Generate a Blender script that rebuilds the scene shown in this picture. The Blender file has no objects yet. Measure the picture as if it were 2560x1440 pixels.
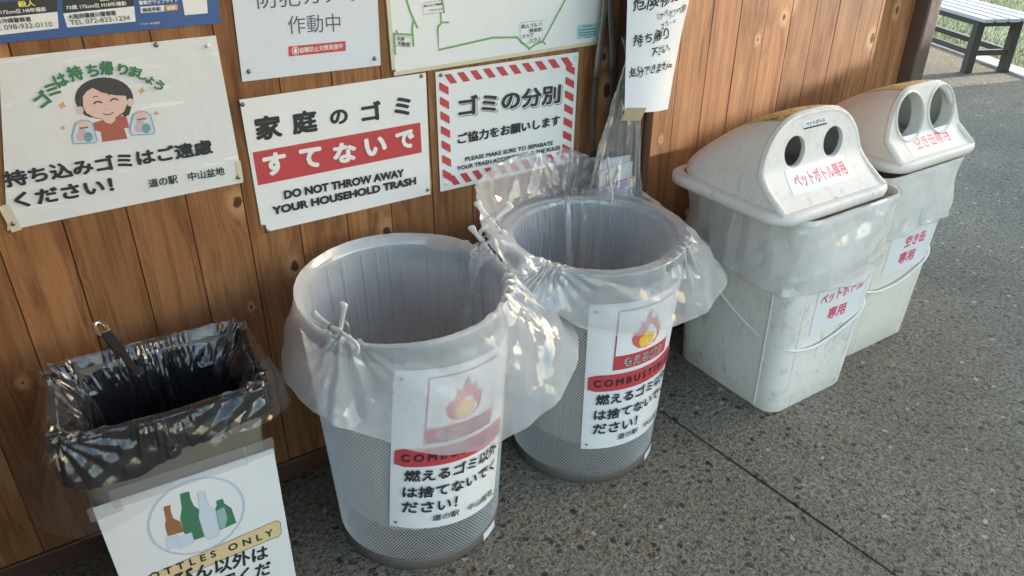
import bpy, bmesh, math, random
import numpy as np
from mathutils import Vector, Matrix, noise
random.seed(7)
sc = bpy.context.scene
COL = sc.collection
R = math.radians

# ---------------------------------------------------------------- camera
cam_d = bpy.data.cameras.new("camera"); cam = bpy.data.objects.new("camera", cam_d); COL.objects.link(cam)
cam_d.sensor_width = 36; cam_d.lens = 27.25; cam_d.clip_start = .02; cam_d.clip_end = 500
right = Vector((.83981, -.54286, .00359)); up = Vector((.2622, .4114, .87293)); back = Vector((-.47535, -.73216, .48784))
m = Matrix((right, up, back)).transposed().to_4x4(); m.translation = (0, -1.625, 1.45)
cam.matrix_world = m
sc.camera = cam
# ---------------------------------------------------------------- light
SUN_EL, SUN_AZ = R(10), R(-15)
SD = Vector((math.cos(SUN_EL)*math.cos(SUN_AZ), math.cos(SUN_EL)*math.sin(SUN_AZ), math.sin(SUN_EL)))
w = bpy.data.worlds.new("World"); sc.world = w; w.use_nodes = True
nt = w.node_tree; bg = nt.nodes["Background"]; sky = nt.nodes.new("ShaderNodeTexSky")
sky.sky_type = 'NISHITA'; sky.sun_disc = False; sky.sun_elevation = SUN_EL
sky.sun_rotation = math.atan2(SD.x, SD.y); sky.air_density = 1.0; sky.dust_density = 1.7; sky.ozone_density = 1.0
nt.links.new(sky.outputs[0], bg.inputs[0]); bg.inputs[1].default_value = .15
sun_d = bpy.data.lights.new("sun", 'SUN'); sun_d.energy = 2.0; sun_d.angle = R(.5); sun_d.color = (1, .96, .90)
sun = bpy.data.objects.new("sun", sun_d); COL.objects.link(sun)
sun.rotation_euler = SD.to_track_quat('Z', 'Y').to_euler(); sun.location = (8, -4, 6)
sc.view_settings.view_transform = 'Standard'; sc.view_settings.look = 'None'
sc.view_settings.exposure = 2.55; sc.view_settings.gamma = 1
sc.cycles.transparent_max_bounces = 40; sc.cycles.max_bounces = 10; sc.cycles.diffuse_bounces = 5
sc.cycles.transmission_bounces = 8; sc.cycles.caustics_reflective = False; sc.cycles.caustics_refractive = False

# ---------------------------------------------------------------- object helpers
def tag(o, label=None, cat=None, group=None, kind=None):
    if label: o['label'] = label
    if cat: o['category'] = cat
    if group: o['group'] = group
    if kind: o['kind'] = kind
    return o
ORG = {}
def thing(name, loc, label, cat, group=None, rz=0):
    o = bpy.data.objects.new(name, None); COL.objects.link(o); o.location = loc; o.rotation_euler = (0, 0, rz)
    o.empty_display_size = .05
    ORG[o.name] = Vector((0, 0, 0)) if rz else Vector(loc)
    return tag(o, label, cat, group)
class MB:
    def __init__(s): s.v = []; s.f = []; s.m = []; s.sm = []
    def add(s, vs, fs, mi=0, smooth=False):
        b = len(s.v); s.v += [tuple(p) for p in vs]
        s.f += [tuple(b+i for i in f) for f in fs]; s.m += [mi]*len(fs); s.sm += [smooth]*len(fs)
    def box(s, c, d, mi=0, rz=0, mat=None):
        x, y, z = d[0]/2, d[1]/2, d[2]/2
        vs = [Vector((sx*x, sy*y, sz*z)) for sz in (-1, 1) for sy in (-1, 1) for sx in (-1, 1)]
        if mat is not None: vs = [mat @ p for p in vs]
        if rz:
            q = Matrix.Rotation(rz, 3, 'Z'); vs = [q @ p for p in vs]
        vs = [p + Vector(c) for p in vs]
        s.add(vs, [(0, 2, 3, 1), (4, 5, 7, 6), (0, 1, 5, 4), (2, 6, 7, 3), (0, 4, 6, 2), (1, 3, 7, 5)], mi)
    def grid(s, rows, mi=0, closed=False, smooth=True, flip=False):
        n = len(rows[0]); vs = [p for r in rows for p in r]; fs = []
        for j in range(len(rows)-1):
            for i in range(n if closed else n-1):
                a, b = j*n+i, j*n+(i+1) % n; f = (a, b, b+n, a+n)
                fs.append(f[::-1] if flip else f)
        s.add(vs, fs, mi, smooth)
    def tube(s, pts, r, n=8, mi=0, closed=False, caps=True, flat=1.0, upv=None):
        pts = [Vector(p) for p in pts]; N = len(pts); rows = []
        prev = None
        for i, p in enumerate(pts):
            if closed: t = pts[(i+1) % N]-pts[i-1]
            else: t = pts[min(i+1, N-1)]-pts[max(i-1, 0)]
            t.normalize()
            u = (upv.copy() if upv is not None else (Vector((0, 0, 1)) if abs(t.z) < .9 else Vector((1, 0, 0)))) if prev is None else prev
            u = (u - t*u.dot(t)).normalized(); prev = u; v = t.cross(u)
            rr = r[i] if isinstance(r, (list, tuple)) else r
            rows.append([p + u*(rr*flat*math.cos(2*math.pi*k/n)) + v*(rr*math.sin(2*math.pi*k/n)) for k in range(n)])
        if closed: rows.append(rows[0])
        s.grid(rows, mi, closed=True)
        if caps and not closed:
            b = len(s.v) - N*n
            s.f.append(tuple(b+k for k in range(n))[::-1]); s.m.append(mi); s.sm.append(False)
            b2 = len(s.v)-n; s.f.append(tuple(b2+k for k in range(n))); s.m.append(mi); s.sm.append(False)
    def lathe(s, prof, n=48, c=(0, 0, 0), mi=0):
        rows = [[(c[0]+r*math.cos(2*math.pi*k/n), c[1]+r*math.sin(2*math.pi*k/n), c[2]+z) for k in range(n)] for r, z in prof]
        s.grid(rows, mi, closed=True)
    def poly(s, pts, mi=0): s.add(pts, [tuple(range(len(pts)))], mi)
    def build(s, name, mats, parent=None, fixn=False, local=False, label=None):
        me = bpy.data.meshes.new(name)
        off = Vector((0, 0, 0))
        if parent is not None and not local:
            p = parent
            while p is not None: off += ORG.get(p.name, Vector((0, 0, 0))); p = p.parent
        me.from_pydata([(p[0]-off.x, p[1]-off.y, p[2]-off.z) for p in s.v], [], s.f)
        for mm in (mats if isinstance(mats, (list, tuple)) else [mats]): me.materials.append(mm)
        me.polygons.foreach_set('material_index', s.m); me.polygons.foreach_set('use_smooth', s.sm)
        if fixn:
            bm = bmesh.new(); bm.from_mesh(me); bmesh.ops.remove_doubles(bm, verts=bm.verts, dist=1e-6)
            bmesh.ops.recalc_face_normals(bm, faces=bm.faces); bm.to_mesh(me); bm.free()
        me.update()
        o = bpy.data.objects.new(name, me); COL.objects.link(o)
        if parent is not None: o.parent = parent
        if label: o['label'] = label
        return o
def bevel(o, wd=.004, seg=2):
    b = o.modifiers.new('bevel', 'BEVEL'); b.width = wd; b.segments = seg; b.limit_method = 'ANGLE'; b.angle_limit = R(40); return o

# ---------------------------------------------------------------- materials
class NT:
    def __init__(s, name):
        s.mat = bpy.data.materials.new(name); s.mat.use_nodes = True; s.t = s.mat.node_tree
        s.b = s.t.nodes['Principled BSDF']; s.out = s.t.nodes['Material Output']
    def n(s, typ, **kw):
        o = s.t.nodes.new(typ)
        for k, v in kw.items():
            if k.startswith('_'): setattr(o, k[1:], v)
            else: o.inputs[k.replace('__', ' ')].default_value = v
        return o
    def l(s, a, b): s.t.links.new(a, b)
    def set(s, node, i, v):
        if isinstance(v, (int, float, tuple)): node.inputs[i].default_value = v
        else: s.l(v, node.inputs[i])
    def m(s, op, a, b=0.0, c=0.0, clamp=False):
        o = s.t.nodes.new('ShaderNodeMath'); o.operation = op; o.use_clamp = clamp
        s.set(o, 0, a); s.set(o, 1, b); s.set(o, 2, c); return o.outputs[0]
    def comb(s, x, y, z):
        o = s.t.nodes.new('ShaderNodeCombineXYZ'); s.set(o, 0, x); s.set(o, 1, y); s.set(o, 2, z); return o.outputs[0]
    def coord(s, kind='Object'): return s.t.nodes.new('ShaderNodeTexCoord').outputs[kind]
    def sep(s, v):
        o = s.t.nodes.new('ShaderNodeSeparateXYZ'); s.l(v, o.inputs[0]); return o.outputs
    def noise(s, v, scale, detail=4, rough=.55, dist=0, dim='3D'):
        o = s.t.nodes.new('ShaderNodeTexNoise'); o.noise_dimensions = dim; s.l(v, o.inputs['Vector'])
        o.inputs['Scale'].default_value = scale; o.inputs['Detail'].default_value = detail
        o.inputs['Roughness'].default_value = rough; o.inputs['Distortion'].default_value = dist; return o.outputs
    def vor(s, v, scale, feature='F1', dim='3D', rnd=1.0):
        o = s.t.nodes.new('ShaderNodeTexVoronoi'); o.voronoi_dimensions = dim; o.feature = feature
        s.l(v, o.inputs['Vector']); o.inputs['Scale'].default_value = scale; o.inputs['Randomness'].default_value = rnd; return o.outputs
    def ss(s, v, a, b, lo=0., hi=1.):
        o = s.t.nodes.new('ShaderNodeMapRange'); o.interpolation_type = 'SMOOTHSTEP'; s.set(o, 0, v)
        for i, x in enumerate((a, b, lo, hi)): o.inputs[i+1].default_value = x
        return o.outputs[0]
    def mix(s, f, a, b, mode='MIX'):
        o = s.t.nodes.new('ShaderNodeMix'); o.data_type = 'RGBA'; o.blend_type = mode
        s.set(o, 0, f)
        for i, x in ((6, a), (7, b)):
            if isinstance(x, tuple): o.inputs[i].default_value = x if len(x) == 4 else (*x, 1)
            else: s.l(x, o.inputs[i])
        return o.outputs[2]
    def bump(s, h, strength=.5, dist=.002, normal=None):
        o = s.t.nodes.new('ShaderNodeBump'); s.l(h, o.inputs['Height']); o.inputs['Strength'].default_value = strength
        o.inputs['Distance'].default_value = dist
        if normal is not None: s.l(normal, o.inputs['Normal'])
        return o.outputs[0]
def plain(name, col, rough=.5, metal=0., spec=.5, var=.12, vscale=30, bumpd=0., coat=0.):
    n = NT(name); c = n.coord(); f = n.noise(c, vscale, 5, .6)[0]
    k = n.m('MULTIPLY_ADD', f, 2*var, 1-var)
    cc = n.mix(1.0, (*col, 1), n.comb(k, k, k), 'MULTIPLY'); n.l(cc, n.b.inputs['Base Color'])
    n.b.inputs['Metallic'].default_value = metal; n.b.inputs['Specular IOR Level'].default_value = spec
    r = n.m('MULTIPLY_ADD', n.noise(c, vscale*1.7, 4)[0], .25, rough-.12, True); n.l(r, n.b.inputs['Roughness'])
    n.b.inputs['Coat Weight'].default_value = coat
    if bumpd: n.l(n.bump(n.noise(c, vscale*4, 5)[0], .5, bumpd), n.b.inputs['Normal'])
    return n.mat
def wood_mat():
    n = NT('stained_pine'); x, y, z = n.sep(n.coord()); P = .11456
    u = n.m('DIVIDE', n.m('ADD', x, 20*P-.0159), P); pid = n.m('FLOOR', u); fu = n.m('FRACT', u)
    wn = n.n('ShaderNodeTexWhiteNoise', _noise_dimensions='1D'); n.l(pid, wn.inputs['W']); rnd = wn.outputs[0]
    zr = n.m('MULTIPLY_ADD', rnd, 9.0, z)
    # knots: one Voronoi cell per patch of plank
    kv = n.comb(n.m('MULTIPLY_ADD', pid, 1.0, fu), n.m('DIVIDE', zr, .17), 0.)
    kn = n.vor(kv, 1.0, 'F1', '2D', .9); d0 = kn[0]; gate = n.m('GREATER_THAN', n.sep(kn[1])[0], .66)
    wob = n.noise(n.comb(x, zr, 0.), 60, 2)[0]
    d = n.m('ADD', n.m('DIVIDE', n.m('MULTIPLY_ADD', wob, .10, n.m('SUBTRACT', d0, .02)), n.m('MULTIPLY_ADD', n.sep(kn[1])[1], 1.1, .45)), n.m('MULTIPLY', n.m('SUBTRACT', 1.0, gate), 5.0))
    bend = n.m('MULTIPLY', n.ss(d, .0, .5, 1, 0), .02)
    gx = n.m('ADD', x, bend)
    streak = n.noise(n.comb(n.m('MULTIPLY', gx, 150.), n.m('MULTIPLY', zr, 5.), rnd), 1., 5, .65, .3)[0]
    wide = n.noise(n.comb(n.m('MULTIPLY', gx, 26.), n.m('MULTIPLY', zr, 1.1), rnd), 1., 4, .55, .8)[0]
    ring = n.m('SINE', n.m('MULTIPLY', n.m('ADD', wide, n.ss(d, .0, .4, .25, 0)), 42.))
    g = n.m('ADD', n.m('MULTIPLY', wide, .6), n.m('ADD', n.m('MULTIPLY', streak, .55), n.m('MULTIPLY', ring, .055)))
    base = n.mix(n.ss(g, .38, .85), (.330, .158, .068), (.172, .070, .027))
    blot = n.noise(n.comb(n.m('MULTIPLY', gx, 17.), n.m('MULTIPLY', zr, 3.0), 0.), 1., 4, .6, .5)[0]
    base = n.mix(n.ss(blot, .52, .70, 0, .62), base, (.095, .038, .016))
    base = n.mix(n.ss(blot, .44, .30, 0, .4), base, (.42, .235, .115))
    pv = n.m('MULTIPLY_ADD', rnd, .38, .80); base = n.mix(1.0, base, n.comb(pv, n.m('POWER', pv, .96), pv), 'MULTIPLY')
    base = n.mix(n.ss(d, .09, .26, .85, 0.), base, (.46, .265, .13))
    base = n.mix(n.ss(d, .075, .105, .95, 0.), base, (.075, .030, .014))
    base = n.mix(n.ss(d, .015, .045, .7, 0.), base, (.03, .012, .006))
    # small nicks and dark flecks
    fl = n.noise(n.comb(n.m('MULTIPLY', x, 120.), n.m('MULTIPLY', zr, 45.), 3.), 1., 2)[0]
    base = n.mix(n.ss(fl, .73, .78, 0, .55), base, (.05, .02, .01))
    n.l(base, n.b.inputs['Base Color'])
    n.l(n.m('MULTIPLY_ADD', streak, .3, .48), n.b.inputs['Roughness']); n.b.inputs['Specular IOR Level'].default_value = .2
    n.l(n.bump(n.m('ADD', streak, n.ss(d, .0, .1, .6, 0.)), .35, .0012), n.b.inputs['Normal'])
    return n.mat
def pavement_mat():
    n = NT('exposed_aggregate_concrete'); c = n.coord()
    def warp(sc, amp):
        wc = n.t.nodes.new('ShaderNodeVectorMath'); wc.operation = 'MULTIPLY_ADD'
        n.l(n.noise(c, sc, 2)[1], wc.inputs[0]); wc.inputs[1].default_value = (amp, amp, amp); n.l(c, wc.inputs[2]); return wc.outputs[0]
    c2 = warp(34, .022); c3 = warp(75, .016)
    peb = n.vor(c2, 40, 'F1', '2D'); pit = n.vor(c3, 98, 'F1', '2D'); pit2 = n.vor(c2, 38, 'F1', '2D')
    fine = n.noise(c, 210, 5, .7)[0]; mid = n.noise(c, 75, 5, .65)[0]; big = n.noise(c, 1.6, 4, .6)[0]; patch = n.noise(c, 9, 3, .6)[0]
    pc, pt, p2 = n.sep(peb[1]), n.sep(pit[1]), n.sep(pit2[1])
    pm = n.m('MULTIPLY', n.ss(peb[0], .22, .36, 1, 0), n.m('GREATER_THAN', pc[0], .80))
    hole = n.m('MULTIPLY', n.ss(pit[0], .16, .44, 1, 0), n.m('GREATER_THAN', n.m('ADD', pt[0], n.m('MULTIPLY', patch, .6)), .70))
    hole2 = n.m('MULTIPLY', n.ss(pit2[0], .14, .26, 1, 0), n.m('GREATER_THAN', p2[0], .86))
    nz = n.noise(c3, 105, 2, .5, .4)[0]; irr = n.m('MULTIPLY', n.ss(nz, .30, .43, 1, 0), n.ss(patch, .25, .6, .45, 1.))
    hl = n.m('MAXIMUM', n.m('MAXIMUM', n.m('MULTIPLY', hole, .45), n.m('MULTIPLY', hole2, .8)), irr)
    mt = n.mix(n.ss(mid, .28, .72), (.17, .153, .120), (.375, .335, .262)); mt = n.mix(n.ss(fine, .35, .6, .6, 0), mt, (.095, .085, .066)); mt = n.mix(n.ss(fine, .6, .76, 0, .55), mt, (.50, .46, .38))
    mt = n.mix(n.m('MULTIPLY', hl, .74), mt, (.045, .039, .029))
    rp = n.t.nodes.new('ShaderNodeValToRGB'); n.l(pc[1], rp.inputs[0]); cr = rp.color_ramp; cr.interpolation = 'CONSTANT'
    cols = [(0, (.05, .045, .04)), (.2, (.20, .165, .12)), (.36, (.12, .06, .04)), (.5, (.27, .22, .15)), (.62, (.16, .09, .055)), (.72, (.06, .06, .06)), (.84, (.42, .40, .35)), (.93, (.33, .20, .10))]
    while len(cr.elements) < len(cols): cr.elements.new(.5)
    for e, (p, q) in zip(cr.elements, cols): e.position = p; e.color = (*q, 1)
    a = n.mix(pm, mt, rp.outputs[0])
    k = n.m('MULTIPLY', n.m('MULTIPLY_ADD', big, .9, .55), n.m('MULTIPLY_ADD', patch, .5, .75)); a = n.mix(1.0, a, n.comb(k, k, n.m('MULTIPLY', k, .98)), 'MULTIPLY')
    n.l(a, n.b.inputs['Base Color']); n.l(n.m('SUBTRACT', .85, n.m('MULTIPLY', pm, .3)), n.b.inputs['Roughness']); n.b.inputs['Specular IOR Level'].default_value = .3
    h = n.m('ADD', n.m('ADD', n.m('MULTIPLY', fine, .45), n.m('MULTIPLY', mid, .9)), n.m('SUBTRACT', n.m('MULTIPLY', pm, .5), n.m('MULTIPLY', hl, .8)))
    n.l(n.bump(h, 1., .007), n.b.inputs['Normal']); return n.mat
def film_mat(name, milk=.25, col=(.82, .86, .88), rough=.12, facet=.3, scale=14, base=.07):
    """thin plastic film: milky see-through sheet with crumpled flat facets that catch the light"""
    n = NT(name); n.t.nodes.remove(n.b); c = n.coord()
    def vm(op, a, b):
        o = n.t.nodes.new('ShaderNodeVectorMath'); o.operation = op
        for i, q in enumerate((a, b)):
            if isinstance(q, tuple): o.inputs[i].default_value = q
            elif q is not None: n.l(q, o.inputs[i])
        return o
    def facets(sc, amp, st):
        w_ = vm('ADD', vm('MULTIPLY', c, (1, 1, st)).outputs[0], vm('SCALE', n.noise(c, sc*.45, 2)[1], None).outputs[0]); w_.inputs[1].links[0].from_node.inputs['Scale'].default_value = .09
        v = n.vor(w_.outputs[0], sc); q = vm('SCALE', vm('SUBTRACT', v[1], (.5, .5, .5)).outputs[0], None); q.inputs['Scale'].default_value = amp; return q.outputs[0]
    geo = n.t.nodes.new('ShaderNodeNewGeometry')
    pert = vm('ADD', facets(scale, facet, .6), facets(scale*2.6, facet*.6, .8)).outputs[0]
    msk = n.ss(n.noise(c, scale*.5, 2)[0], .38, .60); pm = vm('SCALE', pert, None); n.l(msk, pm.inputs['Scale'])
    nb = vm('NORMALIZE', vm('ADD', geo.outputs['Normal'], pm.outputs[0]).outputs[0], None).outputs[0]
    tr = n.n('ShaderNodeBsdfTransparent', Color=(.965, .97, .975, 1))
    df = n.n('ShaderNodeBsdfDiffuse', Color=(*col, 1)); tl = n.n('ShaderNodeBsdfTranslucent', Color=(*col, 1)); n.l(nb, df.inputs['Normal'])
    m1 = n.n('ShaderNodeMixShader', Fac=.30); n.l(df.outputs[0], m1.inputs[1]); n.l(tl.outputs[0], m1.inputs[2])
    lw = n.n('ShaderNodeLayerWeight', Blend=.5); cl = n.noise(c, 6, 3, .6)[0]
    mk = n.m('MULTIPLY_ADD', cl, milk*.6, milk*.65); mk = n.m('ADD', mk, n.m('MULTIPLY', n.m('POWER', lw.outputs['Facing'], 3.0), min(.5, milk*1.2)))
    m2 = n.n('ShaderNodeMixShader'); n.l(mk, m2.inputs[0]); n.l(tr.outputs[0], m2.inputs[1]); n.l(m1.outputs[0], m2.inputs[2])
    gl = n.n('ShaderNodeBsdfGlossy', Roughness=rough); n.l(nb, gl.inputs['Normal'])
    lb = n.n('ShaderNodeLayerWeight', Blend=.5); n.l(nb, lb.inputs['Normal'])
    m3 = n.n('ShaderNodeMixShader'); n.l(n.m('MULTIPLY_ADD', n.m('POWER', lb.outputs['Facing'], 4.), .7, base, True), m3.inputs[0]); n.l(m2.outputs[0], m3.inputs[1]); n.l(gl.outputs[0], m3.inputs[2])
    n.l(m3.outputs[0], n.out.inputs[0]); return n.mat
def grimy_plastic(name, col, grime):
    n = NT(name); c = n.coord(); x, y, z = n.sep(c)
    s = n.noise(n.comb(n.m('MULTIPLY', x, 1.), n.m('MULTIPLY', y, 1.), n.m('MULTIPLY', z, .6)), 30, 7, .72, .25)[0]
    t = n.noise(c, 70, 4, .7, .4)[0]; sm = n.noise(n.comb(x, y, n.m('MULTIPLY', z, .35)), 6, 3, .6)[0]
    b = n.mix(n.ss(s, .50, .74, 0, .7*grime), (*col, 1), (.33, .32, .30, 1))
    b = n.mix(n.m('MULTIPLY', n.ss(t, .60, .70, 0, .8*grime), n.ss(sm, .42, .6)), b, (.17, .16, .15, 1))
    b = n.mix(n.ss(sm, .5, .7, 0, .35*grime), b, (.42, .40, .36, 1))
    n.l(b, n.b.inputs['Base Color']); n.l(n.m('MULTIPLY_ADD', t, .25, .38), n.b.inputs['Roughness'])
    n.l(n.bump(n.noise(c, 420, 3)[0], .15, .0006), n.b.inputs['Normal'])
    n.b.inputs['Subsurface Weight'].default_value = 0; return n.mat
def yellow_label_mat():
    n = NT('faded_yellow_label'); c = n.coord(); v = n.noise(c, 38, 4, .7, .7)[0]; u = n.noise(c, 9, 2)[0]
    b = n.mix(n.ss(v, .53, .60), (.60, .43, .16), (.16, .11, .06)); b = n.mix(n.ss(u, .5, .62, 0, .5), b, (.62, .55, .38))
    n.l(b, n.b.inputs['Base Color']); n.b.inputs['Roughness'].default_value = .6; return n.mat
def paper_mat(name, col, rough=.38, streaks=0.):
    n = NT(name); c = n.coord(); a = n.noise(c, 5, 5, .6)[0]; x, y, z = n.sep(c)
    b = n.mix(n.ss(a, .45, .75, 0, .35), (*col, 1), (col[0]*.9, col[1]*.9, col[2]*.86, 1))
    if streaks:
        s = n.noise(n.comb(n.m('MULTIPLY', x, 5.), y, n.m('MULTIPLY', z, 46.)), 1., 4, .6, .8)[0]
        b = n.mix(n.ss(s, .58, .66, 0, streaks), b, (.9, .9, .9, 1))
    fl = n.noise(c, 160, 2)[0]; b = n.mix(n.ss(fl, .76, .80, 0, .5), b, (.25, .22, .18, 1))
    n.l(b, n.b.inputs['Base Color']); n.b.inputs['Roughness'].default_value = rough; n.b.inputs['Specular IOR Level'].default_value = .4
    n.l(n.bump(n.noise(c, 11, 3)[0], .25, .01), n.b.inputs['Normal']); return n.mat
def grass_mat():
    n = NT('grass_green'); c = n.coord(); a = n.noise(c, 3, 4)[0]; f = n.noise(c, 60, 2)[0]
    b = n.mix(n.ss(a, .3, .7), (.17, .21, .085), (.24, .27, .12)); b = n.mix(n.ss(f, .55, .7, 0, .5), b, (.28, .28, .15))
    n.l(b, n.b.inputs['Base Color']); n.b.inputs['Roughness'].default_value = .7; return n.mat
INKS = {}
def ink(k):
    pal = dict(ink=(.028, .030, .032), inkgrey=(.09, .10, .12), green=(.05, .19, .09), red=(.50, .060, .070), white=(.78, .78, .77), grey=(.22, .22, .22),
      hair=(.055, .05, .05), skin=(.72, .50, .44), shirt=(.40, .115, .085), cheek=(.6, .2, .2), bagblue=(.55, .64, .70), bagline=(.25, .37, .50), bagpink=(.62, .40, .42), bagteal=(.16, .33, .36), baggrey=(.42, .47, .5),
      gold=(.68, .36, .07), paper=(.80, .80, .79), mapgreen=(.17, .38, .13), labelcyan=(.36, .60, .63), yellow=(.85, .75, .10), black=(.03, .03, .035),
      ovalblue=(.50, .57, .70), brownglass=(.32, .15, .065), greenglass=(.06, .20, .11), tealglass=(.30, .46, .42), clearglass=(.60, .67, .74), beige=(.70, .55, .30),
      flamered=(.62, .13, .12), flameyellow=(.83, .52, .06), pink=(.68, .10, .17), marker=(.03, .03, .035), stripered=(.5, .08, .13), purple=(.42, .36, .56))
    if k not in INKS: INKS[k] = plain('print_'+k, pal[k], .42, var=.05, vscale=60)
    return INKS[k]
W = dict(
 wood=wood_mat(), pave=pavement_mat(),
 post=plain('brown_painted_timber', (.085, .042, .030), .5, vscale=18, var=.3, bumpd=.0006),
 pipe=plain('brown_pipe_plastic', (.125, .058, .034), .42, vscale=14, var=.3),
 metal=plain('brown_metal_post', (.105, .072, .062), .38, var=.15),
 film=film_mat('milky_polythene', .43, (.95, .965, .98), .10, .06, 10, .075),
 film_mid=film_mat('thick_milky_polythene', .36, (.95, .965, .98), .10, .06, 11, .085),
 film_white=film_mat('whitish_polythene', .60, (.96, .95, .93), .12, .06, 12, .09),
 wisp=film_mat('wispy_clear_polythene', .14, (.95, .95, .95), .08, .3, 22, .14),
 clear=film_mat('clear_polythene', .035, (.8, .8, .8), .06, .35, 15, .08),
 sack=film_mat('black_polythene', 1.7, (.008, .009, .011), .13, .12, 15, .016),
 beige=plain('grey_beige_bin_plastic', (.155, .142, .112), .5, var=.12, vscale=12),
 steel=plain('silver_mesh_steel', (.80, .80, .79), .38, metal=.45, var=.1),
 ring=plain('taupe_base_ring', (.125, .115, .10), .5, var=.15),
 rimband=plain('grey_blue_rim_band', (.40, .43, .45), .4, metal=.5),
 pet=grimy_plastic('dirty_white_bin_plastic', (.78, .745, .69), .95), petlid=grimy_plastic('speckled_grey_lid_plastic', (.73, .70, .65), .6),
 can=grimy_plastic('cream_bin_plastic', (.75, .71, .61), .22), canlid=grimy_plastic('grey_white_lid_plastic', (.72, .69, .62), .22),
 dark=plain('bin_inside_dark', (.16, .16, .14), .7), yellow=yellow_label_mat(),
 paper=paper_mat('laminated_white_paper', (.76, .77, .765)), paper_s=paper_mat('scuffed_white_board', (.70, .715, .72), .42, .55), thin=paper_mat('white_writing_paper', (.78, .79, .81), .6),
 vinyl=paper_mat('grey_white_vinyl', (.66, .70, .76), .4), blue=plain('blue_poster_paper', (.055, .115, .30), .22, var=.1, vscale=6),
 pin=plain('dull_steel_pin', (.22, .21, .18), .4, metal=.8), whitepin=plain('white_pin_plastic', (.7, .7, .68), .4), tape=plain('yellowed_tape', (.62, .57, .42), .4, var=.15), kraft=plain('brown_packing_tape', (.42, .32, .18), .4),
 clip=plain('white_clip_plastic', (.80, .80, .77), .35, var=.06), wire=plain('spring_wire', (.5, .49, .46), .3, metal=1.), chrome=plain('chrome', (.75, .74, .72), .16, metal=1., var=.05),
 blackclip=plain('black_clip_metal', (.03, .03, .032), .35, metal=.3), string=plain('white_string', (.72, .72, .70), .6),
 tongs=plain('worn_grey_steel', (.20, .19, .185), .42, metal=.6, var=.3, vscale=40), rust=plain('dark_rusty_steel', (.060, .042, .036), .6, metal=.3, var=.4, vscale=50),
 frosttape=film_mat('frosted_tape', .27, (.75, .78, .76), .25, .05, 20, .05),
 grass=grass_mat(), soil=plain('bare_soil', (.20, .15, .10), .9, vscale=8, var=.3, bumpd=.01), gravel=plain('pale_gravel', (.42, .39, .36), .9, vscale=90, var=.3, bumpd=.004), kerb=plain('pale_kerb_concrete', (.52, .50, .45), .8, vscale=20, var=.15, bumpd=.002),
 slat=plain('silver_bench_slat', (.44, .415, .44), .42, var=.06), bench=plain('dark_brown_bench_frame', (.055, .043, .040), .45, var=.15), sheet=plain('mortar_bed', (.16, .14, .115), .9),
 roofw=plain('eave_boards', (.40, .385, .36), .7), render=plain('plain_render', (.20, .19, .18), .85), leaf=plain('sun_block_leaf', (.05, .085, .025), .6, var=.4, vscale=6),
)
PRINT = {}
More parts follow.
